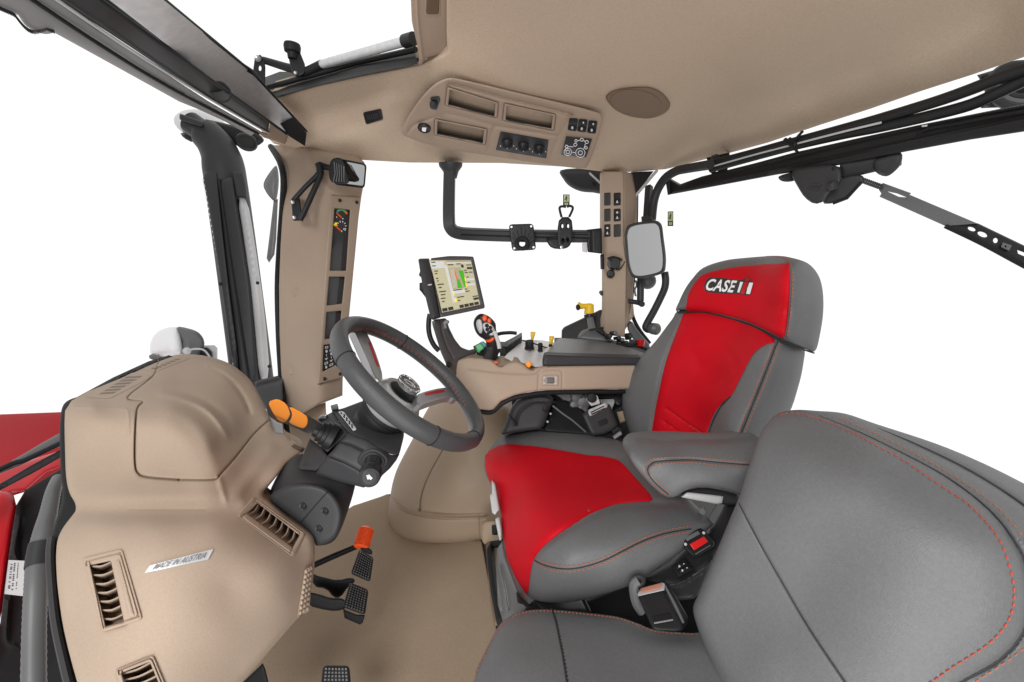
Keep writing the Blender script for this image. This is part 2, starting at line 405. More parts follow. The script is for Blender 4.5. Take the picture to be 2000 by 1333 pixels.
mb = MB(); mb.tube([D(515,118,1.53), D(560,132,1.51), D(600,141,1.49), D(630,126,1.46)], [.011,.013,.015,.014], 12); obj('piston_sleeve', mb, M_blk, t)
t = thing('hatch_latch', 'black knob latch standing on the hatch strut', 'latch', (575,120,1.5))
mb = MB(); mb.patch(z('a',1600,290,1670,285,1700,360,1700,410,1660,432,1630,415), 1.475, th=.02, R=.005); obj('lever', mb, M_blk, t)
mb = MB(); q = D(571,102,1.47); mb.lathe([(-.02,.014),(-.004,.016),(0,.024),(.016,.026),(.024,.024),(.027,.016)], q, (0.05,.1,1)); obj('knob', mb, M_rub, t)
mb = MB(); mb.lathe([(0,.006),(.004,.006),(.006,.003)], D(577,143,1.468), -ray(577,143)); obj('pin', mb, M_silv, t)
t = thing('hatch_pivot', 'black pivot bracket with a steel pin beside the silver blind', 'bracket', (508,135,1.53))
mb = MB(); mb.patch(z('a',1420,320,1450,305,1475,330,1480,380,1478,500,1520,560,1400,430,1410,400), 1.52, th=.02, R=.004, holes=[ell(508,134,2.6,5)]); obj('bracket', mb, M_blk, t)
mb = MB(); mb.lathe([(0,.010),(.006,.010),(.008,.006)], D(504,115,1.515), -ray(504,115), 16); obj('pin', mb, M_silv, t)

# ---------------------------------------------------------------- windscreen header (top left)
t = thing('windscreen_header', 'dark windscreen header beam with rubber seals, upper left', 'header beam', (350,130,1.0))
hd = [(600,275,1.60),(350,200,1.06),(105,60,.76),(214,0,.72),(319,0,.70),(490,252,1.38),(0,0,.68)]
mb = MB(); mb.patch([(-260,-200),(-260,-120),(0,16)]+sm(z('a',100,85,150,150,240,190,300,182), 4, False)+[(240,138),(350,199),(385,213),(440,238),(490,266),(500,258),(400,205),(305,154),(63,-2),(-140,-130)], hd, th=.05, R=.012, off=.03); obj('outer_edge', mb, M_hdr, t)
mb = MB()
for k in range(40):
    a = (-4+k*2.8, 18+k*1.2+9*math.sin(min(1, max(0, (k-10)/24))*math.pi)**1.3+ (10 if 12 < k < 34 else 0)*math.sin((k-12)/22*math.pi)); mb.ellip(D(a[0], a[1]-3, dep(hd)(*a)+.026), UNIT, (.0008,.0012,.0045), 6)
obj('mesh_edge', mb, M_dk, t)
mb = MB(); mb.patch([(-130,-130),(63,-2),(305,154),(400,206),(500,259),(518,262),(410,200),(190,57),(112,0),(-70,-130)], hd, th=.04, R=.006, off=.02); obj('inner_strip', mb, M_hdr, t)
mb = MB(); sh = dep(hd); mb.line([(20,-30),(63,0),(180,78),(305,156),(400,208),(505,262)], sh, .0035, .014); obj('seal_line', mb, M_rub, t)
mb = MB(); mb.line([(70,-30),(112,0),(250,94),(400,188),(525,261)], sh, .0028, .008); obj('bright_edge', mb, M_lgt, t)  # light grey line paints the highlight along the rail's lower edge
mb = MB(); rs = mb.patch([(-60,-130),(112,-2),(410,195),(524,262),(526,240),(417,158),(240,20),(10,-160)], hd, th=.05, R=.014, off=.012); obj('black_rail', mb, M_blk, t)
mb = MB(); mb.line([(150,-30),(210,10),(417,160),(560,262)], sh, .004, .004); obj('rail_lip', mb, M_rub, t)
mb = MB(); mb.lathe([(-.01,.022),(.002,.022),(.004,.018),(.003,.015)], D(431,181,float(rs(431,181))-.002), nrm(-ray(439,177)+np.array([0,0,-.3])), 24); obj('round_clip', mb, M_dk, t)
mb = MB(); mb.patch(z('a',1410,722,1495,745,1505,685,1610,748,1590,806,1470,768), [(500,255,1.44),(560,260,1.55),(556,280,1.56)], th=.03, R=.006); obj('corner_block', mb, M_bei, t)
t = thing('sun_blind', 'flat satin grey sun blind cassette running to the headliner corner', 'sun blind', (420,130,1.2))
mb = MB(); mb.patch([(10,-160),(214,0),(417,158),(564,266),(596,286),(599,259),(490,140),(319,0),(110,-190)], [(600,275,1.56),(490,140,1.24),(319,0,.68),(214,0,.66),(417,158,1.12)], th=.025, R=.0025); obj('cassette', mb, M_alu, t)
mb = MB(); mb.patch(z('a',1560,690,1640,650,1710,742,1700,816,1610,760), [(600,275,1.553),(490,140,1.237),(319,0,.677),(417,158,1.117)], th=.026, R=.002); obj('end_cap', mb, M_blk, t)
mb = MB(); mb.tube([D(250,-60,.56), D(319,-1,.69), D(489,138,1.245), D(599,257,1.56)], .0035); obj('edge_strip', mb, M_rub, t)
mb = MB(); mb.patch(z('a',1180,235,1420,395,1460,450,1390,410), 1.22, th=.02, R=.003); obj('back_rail', mb, M_blk, t)

# ---------------------------------------------------------------- exhaust and lamps outside the windscreen
t = thing('exhaust_pipe', 'tall dark exhaust stack with a perforated heat shield outside the windscreen', 'exhaust pipe', (480,740,2.3))
cl = sm([(372,240),(408,268),(430,300),(440,345),(462,500),(488,700),(500,800)], 5, False)
mb = MB(); mb.tube([D(x, y, 2.3) for x, y in cl], [.055]*4+[.075+.02*min(1, i/10) for i in range(len(cl)-4)], 24); obj('pipe', mb, M_dk, t)
mb = MB(); mb.patch(rrect(z('a',1000,632,1060,628,1140,680,1130,710,1080,700,1000,668)[:1]+z('a',1130,680,1128,712,1000,668), .3), 2.2, th=.05, R=.01); obj('rain_flap', mb, M_dk, t)
es = [(400,340,2.24),(460,340,2.2),(470,720,2.2),(520,730,2.24)]
mb = MB(); mb.patch(chaikin([(392,331),(422,331),(424,345),(440,500),(470,735),(455,725),(432,560),(408,410)], 1), es, th=.05, R=.012, off=-.03); s = obj('shield_flange', mb, M_dk, t, label='left shield flange with a row of small slots')
mb = MB()
for k in range(34):
    u = k/33; x, y = 397+60*u+3*math.sin(3*u), 352+370*u; mb.ellip(D(x, y, 2.198), UNIT, (.004,.004,.006), 8)
obj('perforation', mb, M_wht, s)
mb = MB(); mb.patch([(424,350),(455,346),(490,560),(506,745),(480,760),(470,735),(440,500)], es, th=.05, R=.02, off=-.02); obj('shield_body', mb, M_dk, t)
mb = MB(); mb.patch([(455,335),(474,337),(480,362),(482,390),(474,386),(462,384)], es, th=.05, R=.01, off=-.015); obj('shield_corner', mb, M_dk, t)
mb = MB(); mb.patch(chaikin([(463,385),(483,388),(497,470),(517,610),(528,740),(506,752),(492,600),(476,470)], 1), es, th=.05, R=.03, off=-.012); obj('bright_cover', mb, M_lgt, t)
for x, y in ((430,555),(503,553),(526,716)):
    mb = MB(); mb.lathe([(0,.008),(.006,.008),(.009,.004)], D(x, y, 2.17), -ray(x, y), 12); obj('bolt', mb, M_blk, t)
mb = MB(); mb.line([(428,350),(446,480),(470,640),(486,745)], dep(es), .004, -.035); obj('seam', mb, M_rub, t)
t = thing('roof_work_light', 'round work light under the roof edge with a white lens behind the exhaust outlet', 'work light', (440,260,2.4))
mb = MB(); mb.ellip(D(392,243,2.45), vframe(-ray(392,243)), (.118,.072,.05), 32); obj('lens', mb, M_wlens, t)
mb = MB(); mb.patch(chaikin(z('a',1000,735,1120,752,1215,712,1120,670,1160,665,1420,730,1475,775,1465,800,1400,832,1320,815,1240,790,1150,770,1080,800,1020,770), 1), 2.36, th=.06, R=.02); obj('housing', mb, M_blk, t)
mb = MB(); mb.lathe([(0,.05),(.01,.05),(.012,.042),(.002,.035)], D(482,277,2.34), nrm((.3,-1,-.9)), 24); obj('bezel', mb, M_dk, t)
t = thing('hood_side_light', 'white domed work light in a dark shell above the dash', 'work light', (352,690,2.0))
mb = MB(); mb.patch(sm(z('d',835,795,850,740,900,695,988,685,1015,760,1030,840,1028,852,930,855,845,835), 3), [(300,670,2.05),(350,645,2.03),(330,680,1.97),(350,698,2.0)], th=.12, R=.05); obj('lens', mb, M_wlens, t)
mb = MB(); mb.patch(sm(z('d',985,685,1050,690,1110,715,1140,770,1120,850,1060,870,1025,850,1015,760), 3), [(345,645,2.03),(395,665,2.06),(360,690,2.0),(385,705,2.05)], th=.12, R=.03); obj('shell', mb, M_mid, t)
mb = MB(); mb.patch(sm(z('d',838,835,940,852,1030,846,1080,880,860,870), 3), 2.02, th=.1, R=.02); obj('base_rim', mb, M_mid, t)
mb = MB(); mb.patch(z('d',1140,785,1195,783,1212,800,1212,880,1180,890,1130,800), 2.08, th=.06, R=.006); obj('bracket', mb, M_lgt, t)
mb = MB(); mb.patch(z('d',1125,800,1150,795,1178,820,1180,885,1090,870), 2.06, th=.02, R=.006); obj('mounting_block', mb, M_rub, t)
mb = MB(); mb.tube([D(*q) for q in sm([(364,686,1.96),(380,682,1.95),(398,684,1.97),(410,698,2.0)], 5, False)], .004); mb.lathe([(0,.016),(.01,.014),(.014,.006)], D(365,686,1.965), -ray(365,686), 16); obj('cable', mb, M_lgt, t)
t = thing('wing_mirror', 'folded grey wing mirror edge-on outside the windscreen pillar', 'wing mirror', (530,400,2.0))
mb = MB(); mb.patch(sm(z('a',1470,1020,1520,940,1545,930,1555,1010,1545,1100,1530,1125,1485,1075), 4), 2.02, th=.05, R=.03); obj('head', mb, M_mid, t)
mb = MB(); mb.patch(z('a',1525,1120,1550,1110,1540,1333)+z('d',1530,280,1500,325,1486,300,1505,150), 2.04, th=.04, R=.015); obj('stem', mb, M_mid, t)
t = thing('cowl_bracket', 'dark stepped bracket at the foot of the windscreen pillar', 'bracket', (520,770,1.75))
mb = MB(); mb.patch([(496,748),(508,742),(543,734),(552,742),(556,860),(536,858),(520,800),(500,765)], [(500,750,1.78),(550,740,1.7),(540,850,1.6)], th=.06, R=.008, disp=groove(([(498,756),(545,744)], 4, .012))); obj('plate', mb, M_dk, t)

# ---------------------------------------------------------------- front pillar with instrument strip
t = thing('front_pillar', 'beige front pillar with a tall inset instrument strip behind the wheel', 'pillar', (600,780,1.66))
mb = MB(); ps = mb.patch([(530,284),(560,284),(640,296),(700,306),(712,318),(712,352),(706,384),(690,500),(677,629),(670,700),(669,773),(624,790),(594,807),(560,800),(553,780),(549,720),(546,650),(545,560),(548,480),(553,400),(556,350),(546,316)],
    [(532,300,1.72),(550,500,1.75),(553,780,1.72),(640,320,1.58),(645,381,1.56),(621,750,1.53),(594,806,1.56),(704,386,1.66),(669,740,1.63),(669,773,1.63),(712,320,1.66),(624,790,1.53)], th=.10, R=.012, step=8, disp=groove(([(603,300),(612,330),(650,376),(704,384)], 7, -.006), ([(570,310),(600,340),(640,392)], 16, .008)))
obj('trim', mb, M_bei, t)
CQ = z('n',85,5,280,20,168,1190,5,1235)
cf = [(*CQ[0],1.553),(*CQ[1],1.645),(*CQ[2],1.615),(*CQ[3],1.522)]
W4 = [z('n',110,88,212,100,186,497,80,497), z('n',75,536,178,536,160,712,60,724), z('n',58,766,156,757,140,935,46,944), z('n',40,980,140,968,150,1095,33,1156)]
mb = MB(); mb.patch(rrect(CQ, .06), cf, th=.02, R=.004, off=-.010, holes=[rrect(q, .06) for q in W4], step=5); cb = obj('instrument_bezel', mb, M_bei, t)
mb = MB(); mb.patch(rrect(sub(CQ, .12, .05, .88, .95), .05), cf, th=.004, R=.001, off=.010, step=8); dp = obj('display_glass', mb, M_gls, t)
fo = lambda o: (lambda x, y: dep(cf)(x, y)+o)
for x, y in z('n',145,40,255,52,46,1200,147,1168):
    mb = MB(); mb.lathe([(0,.006),(.003,.006),(.004,.003)], D(x, y, float(dep(cf)(x, y))-.010), -ray(x, y), 12); obj('screw', mb, M_rub, cb)
G = sub(W4[0], 0, 0, 1, .36)
def gauge(nm, pts, m, w=.0022, o=.007):
    mb = MB(); mb.line(z('n', *pts), fo(0), w, o, 6); return obj(nm, mb, m, t)
gauge('green_arc', (128,112,140,103,158,100,172,105,184,115), M_grn, .0045); gauge('blue_mark', (122,118,127,113), mat('blue_print', (.05,.25,.6), .5)); gauge('red_mark', (184,115,192,126), M_ored, .0045)
gauge('gauge_needle', (124,122,156,150), M_ored, .003); gauge('gauge_needle', (116,205,150,235), M_ored, .003); gauge('yellow_mark', (110,200,118,193,122,186), M_scy, .004)
mb = MB()
for k in range(7):
    a = math.radians(-170+k*33); x, y = z('n',155+34*math.cos(a), 208+36*math.sin(a))[0]; x2, y2 = z('n',155+25*math.cos(a), 208+26*math.sin(a))[0]
    mb.line([(x,y),(x2,y2)], fo(0), .0016, .007, 6, k=0)
for x, y in z('n',125,148,165,158,180,232,158,240,172,226): mb.ellip(D(x, y, float(dep(cf)(x, y))+.007), UNIT, (.002,.001,.003), 6)
obj('scale_marks', mb, M_wht, t)
mb = MB(); ks = mb.patch(rrect(W4[3], .12), cf, th=.012, R=.003, off=-.002); kp = obj('keypad', mb, M_blk, t)
mb = MB()
for r in range(6):
    for c in range(3):
        q = sub(W4[3], .10+c*.29, .06+r*.155, .10+c*.29+.2, .06+r*.155+.09); k = (r*3+c) % 4
        if k == 0: mb.patch(q, fo(-.0035), th=.001, R=0, step=3, holes=[sub(q, .25, .25, .75, .75)])
        elif k == 1: mb.patch([q[0], q[1], bil(q, .5, 1)], fo(-.0035), th=.001, R=0)
        elif k == 2: mb.patch(sub(q, .4, 0, .6, 1), fo(-.0035), th=.001, R=0)
        else: mb.patch(ell(*bil(q, .5, .5), 2.2, 3, 10), fo(-.0035), th=.001, R=0)
obj('key_symbols', mb, M_lbl, kp)
mb = MB(); mb.line([(529,287),(547,318),(554,350),(552,400),(546,480),(542,560),(544,650),(548,720),(553,790),(562,862)], dep([(532,300,1.72),(550,500,1.75),(553,780,1.72),(560,860,1.6)]), .011, .01, 8); obj('edge_seal', mb, M_rub, t)
for x, y in ((577,571),(570,724)):
    mb = MB(); mb.lathe([(-.006,.0155),(.003,.0155),(.0045,.014),(.0045,.0)], D(x, y, float(ps(x, y))), nrm(-ray(x, y)+np.array([-.5,0,0])), 24, cap=False); obj('cover_cap', mb, M_bei, t)
mb = MB(); mb.line([(621,751),(645,743),(669,737)], fo(0), .0018, -.004); obj('seam', mb, M_bei2, t)
t = thing('pillar_foot_trim', 'tan lower pillar trim behind the steering column', 'trim', (600,840,1.66))
mb = MB(); mb.patch([(560,795),(594,807),(624,790),(636,786),(640,860),(600,900),(565,900)], [(560,800,1.72),(624,790,1.62),(600,890,1.66)], th=.05, R=.006); obj('foot_trim', mb, M_lump, t)
t = thing('grab_handle', 'black triangular grab handle screwed to the front pillar', 'grab handle', (600,380,1.54))
mb = MB(); mb.patch(rrect(z('a',1622,1105,1670,1100,1690,1232,1632,1232), .15), 1.55, th=.03, R=.006); b = obj('mounting_foot', mb, M_blk, t)
for x, y in z('a',1632,1128,1641,1214):
    mb = MB(); mb.lathe([(0,.006),(.003,.006),(.004,.003)], D(x, y, 1.545), -ray(x, y), 12); obj('screw', mb, M_silv, b)
mb = MB(); mb.tube([D(*q, 1.52) for q in z('a',1640,1112,1700,1045,1762,985,1780,960)], .008, 10); mb.tube([D(*q, 1.52) for q in z('a',1672,1228,1690,1195,1740,1085,1785,985,1790,950,1772,922)], .0095, 10); mb.tube([D(*q, 1.52) for q in z('a',1785,970,1782,935,1775,915)], .012, 10); obj('grip_bar', mb, M_blk, t)
t = thing('interior_mirror', 'small square interior mirror on the front pillar top', 'mirror', (685,338,1.5))
q = z('b',2,878,190,915,178,1052,5,1030); mm = [(648,308,1.505),(720,322,1.486),(712,368,1.526),(652,360,1.545)]
mb = MB(); mb.patch(rrect(q, .16), mm, th=.02, R=.004, holes=[rrect(sub(q, .06, .07, .95, .92), .14)]); obj('frame', mb, M_rub, t)
mb = MB(); mb.patch(rrect(sub(q, .03, .03, .97, .97), .14), mm, th=.006, R=.001, off=.006); obj('glass', mb, M_mir, t)
mb = MB(); mb.patch(rrect(z('b',-20,890,30,878,62,895,95,1030,10,1025,-25,1000), .1)[:0]+chaikin(z('b',-18,905,10,878,58,884,70,960,100,1032,0,1026,-25,985), 1), 1.497, th=.012, R=.004); bk = obj('black_shell', mb, M_blk, t)
mb = MB()
for k in range(5): mb.tube([D(*p, 1.492) for p in z('b',8+k*13,905+k*6,14+k*12,965+k*6,4+k*15,1015)], .002, 6)
obj('rib', mb, M_mid, bk)
mb = MB(); mb.tube([D(624,322,1.54), D(638,327,1.52), D(650,330,1.51)], .010, 10); obj('ball_joint', mb, M_blk, t)
# ================================================================ overhead panel on the headliner
t = thing('overhead_panel', 'beige overhead console panel with storage trays and climate knobs', 'overhead console', (980,240,1.45))
OP = chaikin(z('b',640,432,705,440,1000,510,1480,622,1503,650,1500,700,1425,930,1390,946,1000,890,560,820,392,757,381,738,384,710,470,570,560,470), 2)
oc = [(870,153,1.24),(1165,222,1.44),(1140,328,1.70),(1000,312,1.67),(790,262,1.55),(800,235,1.48),(1000,235,1.46)]
B1 = z('b',640,486,922,575,915,658,627,588); B2 = z('b',958,578,1242,640,1232,728,948,672); B3 = z('b',570,664,860,722,850,808,566,752); HV = z('b',935,733,1203,780,1190,885,908,838); TP = z('b',1300,762,1446,776,1412,880,1272,866)
SLOT = z('b',655,448,700,446,1330,622,1310,660,1242,636,640,480)
mb = MB(); bins = [rrect(B1, .06), rrect(B2, .06), rrect(B3, .06)]
op = mb.patch(OP, oc, th=.03, R=.010, off=-.028, holes=bins, step=6, disp=groove((z('b',650,470,720,478,960,545,1240,615,1330,640), 4.5, .016), (z('b',600,650,560,655,450,700,420,740), 3, .006), (z('b',620,630,760,660,900,700,1250,760), 3.5, .006),
     (z('b',905,705,880,760,868,840), 4, .006), (z('b',1330,640,1262,760,1215,880), 4, .005), (z('b',400,760,560,822,1000,895,1400,940), 3, -.005)))
obj('panel_frame', mb, M_bei, t)
for B in (B1, B2, B3):
    mb = MB()
    f0 = lambda o: (lambda x, y: op(x, y)*0+dep(oc)(x, y)-.028+o)
    mb.patch(rrect(B, .06), f0(-.004), th=.012, R=.003, holes=[rrect(sub(B, .05, .10, .95, .92), .05)], step=5); r = obj('storage_tray', mb, M_bei, t)
    Q = [D(x, y, float(dep(oc)(x, y))-.02) for x, y in B]; n = nrm(np.cross(Q[1]-Q[0], Q[3]-Q[0])); n = n if n@FW > 0 else -n
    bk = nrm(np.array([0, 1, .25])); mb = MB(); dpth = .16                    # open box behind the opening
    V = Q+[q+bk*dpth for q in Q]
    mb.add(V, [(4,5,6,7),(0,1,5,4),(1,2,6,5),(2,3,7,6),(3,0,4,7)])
    obj('tray_box', mb, mat('tan_tray_shade', (.17,.115,.068), .55), r)  # tan darkened to paint in the shade of the pocket
    mb = MB(); mb.tube([D(*bil(B, u, .90), float(dep(oc)(*bil(B, u, .90)))-.026) for u in (.05, .5, .95)], .0035, 8); obj('rubber_lip', mb, M_blk, r)
mb = MB(); cp = mb.patch(rrect(HV, .05), op, th=.006, R=.002, off=-.003); cpo = obj('climate_plate', mb, M_dk, t)
fo2 = lambda o: (lambda x, y: dep(oc)(x, y)-.028+o)
on_ = lambda o: -nrm(np.cross(D(1040,270,float(dep(oc)(1040,270)))-D(1000,270,float(dep(oc)(1000,270))), D(1000,300,float(dep(oc)(1000,300)))-D(1000,270,float(dep(oc)(1000,270)))))
PN = on_(0); PN = PN if PN@FW < 0 else -PN
for x, y in z('b',972,794,1062,810,1150,826):
    mb = MB(); c = D(x, y, float(fo2(-.006)(x, y))); mb.lathe([(0,.019),(.005,.019),(.008,.0165),(.022,.015),(.024,.012)], c, PN, 24); kn = obj('climate_knob', mb, M_blk, t)
    mb = MB(); mb.tube([c+PN*.0245, c+PN*.0245+nrm(D(x+8,y-14,1.4)-D(x,y,1.4))*.012], .0015, 6); obj('pointer', mb, M_wht, kn)
mb = MB()
for k in range(3):
    x, y = z('b',972+k*89,794+k*16)[0]
    for a in (-150, -115, -80, -45, -10, 30, 150): mb.ellip(D(x+15*math.cos(math.radians(a)), y+15*math.sin(math.radians(a)), float(fo2(-.0065)(x, y))), UNIT, (.0014,.001,.0020), 6)
obj('dial_marks', mb, M_wht, cpo)
for k, (x, y) in enumerate(z('b',1338,696,1391,702,1446,710)):
    Q = rrect(z('b',*(v for dx, dy in ((-20,-38),(30,-34),(20,38),(-30,32)) for v in ((1338,1391,1446)[k]+dx, (696,702,710)[k]+dy))), .2)
    mb = MB(); mb.patch(Q, op, th=.006, R=.003, off=-.006, disp=groove(([(x-9,y+1),(x+9,y+2)], 4, .003))); sw = obj('rocker_switch', mb, M_blk, t)
    mb = MB(); mb.patch(ell(x-1, y+6, 2.2, 3, 10), op, th=.001, R=0, off=-.0085); mb.patch(ell(x+2, y-6, 1.6, 2.2, 10), op, th=.001, R=0, off=-.0085) if k else None; obj('symbol', mb, M_lbl, sw)
mb = MB(); mb.patch(rrect(TP, .04), op, th=.010, R=.001, off=-.008); tp = obj('light_switch_plate', mb, M_gls, t)
def ring(mb, cx, cy, r, sf, w, off, k='b', n=20): r *= .86; mb.line([z(k, cx+r*math.cos(a), cy+r*.98*math.sin(a))[0] for a in np.linspace(0, 2*math.pi, n, endpoint=False)], sf, w, off, 6, k=1, closed=True)
mb = MB()
for cx, cy, r in ((1310,848,24),(1310,848,12),(1380,853,30),(1380,853,14),(1303,818,9),(1352,808,10),(1356,786,8),(1388,780,10),(1416,793,10),(1412,825,8)): ring(mb, cx, cy, r, op, .0012, -.0105)
for l in ((1335,850,1350,852),(1310,818,1342,820),(1366,786,1378,783),(1398,783,1406,790),(1408,803,1400,830),(1296,840,1302,826)): mb.line(z('b', *l), op, .0012, -.0105, 6, k=0)
obj('tractor_diagram', mb, M_wht, tp)
mb = MB(); mb.patch(rrect(z('b',545,542,594,538,600,560,575,624,524,618,528,590), .2), op, th=.006, R=.003, off=-.005); sw = obj('rotary_switch', mb, M_blk, t)
mb = MB(); c = D(*z('b',562,580)[0], float(op(*z('b',562,580)[0]))-.006); mb.lathe([(0,.012),(.012,.010),(.014,.006)], c, PN, 16); mb.line(z('b',548,548,565,550,585,546), op, .0012, -.009, 6); obj('selector', mb, M_dk, sw)
mb = MB(); x, y = z('b',510,710)[0]; c = D(x, y, float(op(x, y))-.004); mb.lathe([(0,.021),(.006,.021),(.009,.018),(.007,.015)], c, PN, 28); sk = obj('power_socket', mb, M_blk, t)
mb = MB(); mb.patch(rrect(z('b',500,685,526,690,518,738,496,732), .3), lambda x, y: op(x, y)*0+float(op(508,710) if 0 else op(*z('b',510,710)[0]))-.013, th=.003, R=.001); obj('socket_lid', mb, M_lbl, sk)
t = thing('ceiling_vent', 'small black vent plate on the front headliner beside the overhead panel', 'vent', (728,228,1.5))
mb = MB(); v0 = mb.patch(rrect(z('b',167,628,270,606,282,668,185,697), .18), hs, th=.01, R=.005, off=-.006); obj('plate', mb, M_blk, t)
mb = MB()
for k in range(6): mb.line(z('b',196+k*10,642-k*2,200+k*10,668-k*2), hs, .0022, -.0075, 6, k=0)
obj('slot_bars', mb, M_dk, t)
t = thing('ceiling_speaker', 'round brown speaker cover on the headliner above the seat', 'speaker', (1245,200,1.42))
mb = MB(); ss = mb.patch(sm(z('b',1522,548,1560,510,1640,492,1760,488,1830,515,1872,560,1880,590,1860,625,1800,655,1730,662,1640,645,1570,610), 4), hs, th=.02, R=.012, off=-.016); obj('bezel', mb, M_spk, t)
mb = MB(); mb.patch(ell(*z('b',1690,573)[0], 50, 25, 40, 7), hs, th=.01, R=.004, off=-.020); obj('cover', mb, M_spk, t)

# ================================================================ bonnet and things outside the windscreen
hd = [(0,808,2.2),(118,806,2.0),(118,1000,1.35),(0,1000,1.25),(0,1220,1.0),(120,1220,1.05)]
t = thing('hood', 'glossy red hood seen through the windscreen left of the dash', 'hood', (50,880,1.9))
mb = MB(); mb.patch([(-800,840),(20,809),(125,805),(135,925),(92,945),(60,958),(-80,1000),(-800,1300)], [(0,808,2.4),(118,806,2.2),(118,930,1.72),(0,980,1.55)], th=.05, R=.03); obj('top_panel', mb, M_hood2, t)
mb = MB(); mb.patch(z('p',290,315,215,345,120,430,60,440,-1500,1100,-1500,900,100,300,290,240), [(0,940,1.50),(118,900,1.60),(31,990,1.42)], th=.03, R=.012); obj('shoulder', mb, M_hood, t)
mb = MB(); mb.patch(z('p',-900,800,0,430,62,440,78,505,58,620,20,900,8,1000,-10,1080,-150,1350,-900,1500), [(0,960,1.42),(31,990,1.40),(0,1216,1.2)], th=.05, R=.02); obj('side_panel', mb, M_hood, t)
t = thing('scuttle', 'dark scuttle panel between the red hood and the dash', 'panel', (80,1150,1.2))
mb = MB(); mb.patch(z('p',330,300,250,350,120,428,76,500,55,640,20,900,0,1060,-100,1100,-100,1500,420,1500,420,300), [(0,1220,1.28),(118,920,1.45),(118,1330,1.12),(0,1400,1.1)], th=.03, R=.005, disp=groove((z('p',100,560,70,700,80,760), 6, -.01), (z('p',40,950,30,1130,70,1160), 5, -.008))); obj('panel', mb, M_rub, t)
t = thing('front_wiper', 'grey windscreen wiper arms lying across the red hood', 'wiper', (60,890,1.4))
wf = dep([(0,917,1.30),(116,848,1.42),(0,950,1.28),(116,890,1.40)])
mb = MB(); mb.patch(z('p',-500,590,0,322,100,265,200,205,290,155,300,215,200,260,100,310,0,350,-500,630), wf, th=.02, R=.006); obj('blade_cover', mb, M_mid, t)
mb = MB(); mb.line(z('p',-500,600,0,330,120,285,290,205), wf, .007, -.008); obj('rubber_blade', mb, M_rub, t)
mb = MB(); mb.patch(z('p',-500,630,0,398,140,315,290,235,290,272,160,345,0,430,-500,680), wf, th=.02, R=.006, off=.01); obj('arm', mb, M_dk, t)
t = thing('ribbed_hose', 'thick grey ribbed hose running down beside the dash', 'hose', (70,1200,1.05))
hp = sm([(114,934,1.14),(104,960,1.10),(94,1005,1.06),(85,1040,1.03),(74,1092,1.0),(70,1150,.97),(67,1230,.94),(66,1333,.90),(66,1420,.87)], 14, False)
mb = MB(); mb.tube([D(*q) for q in hp], [(.012+.006*min(1, i/45))*(1+.05*(i % 2)) for i in range(len(hp))], 20); obj('hose_body', mb, M_mid, t)
mb = MB(); q = hp[50]; mb.tube([D(*hp[k]) for k in (48, 54, 60)], .0205, 20); obj('cuff', mb, M_dk, t)
t = thing('part_label', 'pale paper parts label stuck beside the hose, left edge', 'label', (35,1130,1.2))
lf = dep([(0,1220,1.20),(118,920,1.38),(118,1330,1.05),(0,1400,1.04)])
LQ = z('p',40,757,137,762,131,930,20,917)
mb = MB(); mb.patch(LQ, lf, th=.001, R=0); obj('paper', mb, M_lbl, t)
mb = MB()
for u0, wd, n in ((.12,.10,22),(.28,.07,15),(.46,.04,18),(.80,.10,26)):
    for k in range(n):
        if rng.random() < .78: v = .08+.8*k/n; mb.patch(sub(LQ, u0, v, u0+wd, v+.5/n), lf, th=.0003, R=0, off=-.001, step=9)
obj('print', mb, M_dk, t)

# ================================================================ dashboard console
t = thing('dash_console', 'large beige dash console with air vents in front of the driver', 'dashboard', (350,1000,.85))
DO = sm([(140,783),(175,765),(245,736),(300,711),(336,699),(378,698),(420,706),(455,721),(490,750),(508,781),(526,818)], 4, False)+[(534,842),(560,852)]+z('j',440,800,640,910,600,950,510,1010)+[(560,905),(545,925),(523,952),(515,962),(516,972),(522,977)]+sm([(560,1010),(598,1036),(610,1046),(614,1058),(615,1085),(613,1120),(606,1160),(596,1192),(575,1215)], 3, False)+[(508,1293),(440,1370),(420,1480),(190,1480)]+sm([(165,1370),(150,1330),(126,1237),(114,1160),(110,1110),(110,1076),(114,1050),(126,1027),(143,1006),(148,995),(146,982),(135,961),(129,930),(127,880),(126,830),(127,803)], 3, False)
dc = ([(127,803,1.00),(140,790,1.02),(180,768,1.12),(250,738,1.25),(336,700,1.42),(420,707,1.42),(490,750,1.33),(526,820,1.20),(180,792,.99),(250,796,.985),
      (130,860,.955),(200,860,.945),(130,950,.89),(200,950,.885),(280,945,.885),(360,945,.89),(420,940,.905),(280,860,.935),(340,870,.935),(270,800,.98),(330,800,.985),(375,830,.975),(405,870,.955),(420,910,.93),
      (400,770,1.14),(450,830,1.07),(440,740,1.28),(350,740,1.24),(300,760,1.12),(480,830,1.14),(462,890,1.01),(430,870,1.0),(500,790,1.22),(520,900,1.05),(480,930,.98),(560,870,1.12),(600,885,1.10),(515,962,.965),(540,930,1.0),
      (146,992,.855),(118,1060,.79),(200,1040,.775),(300,1030,.77),(420,1025,.80),(500,1000,.90),(560,1025,.93),(612,1060,.935),(614,1110,.935),(590,1195,.90),(560,1100,.86),(500,1040,.85),
      (300,1150,.71),(450,1150,.77),(540,1130,.83),(560,1180,.85),(125,1200,.725),(200,1330,.665),(330,1330,.69),(470,1320,.78),(430,1230,.745),(200,1480,.63),(420,1480,.73)], .0004)
V1 = z('g',455,640,682,585,797,982,570,1055); V2 = z('g',1412,298,1702,505,1637,637,1323,405); V3 = z('g',640,1265,855,1178,935,1370,700,1440)
V4 = z('d',470,1073,740,935,860,955,612,1082); V5 = z('d',806,920,985,850,1062,856,872,930); V6 = z('g',1690,740,1742,660,1722,940,1655,980)
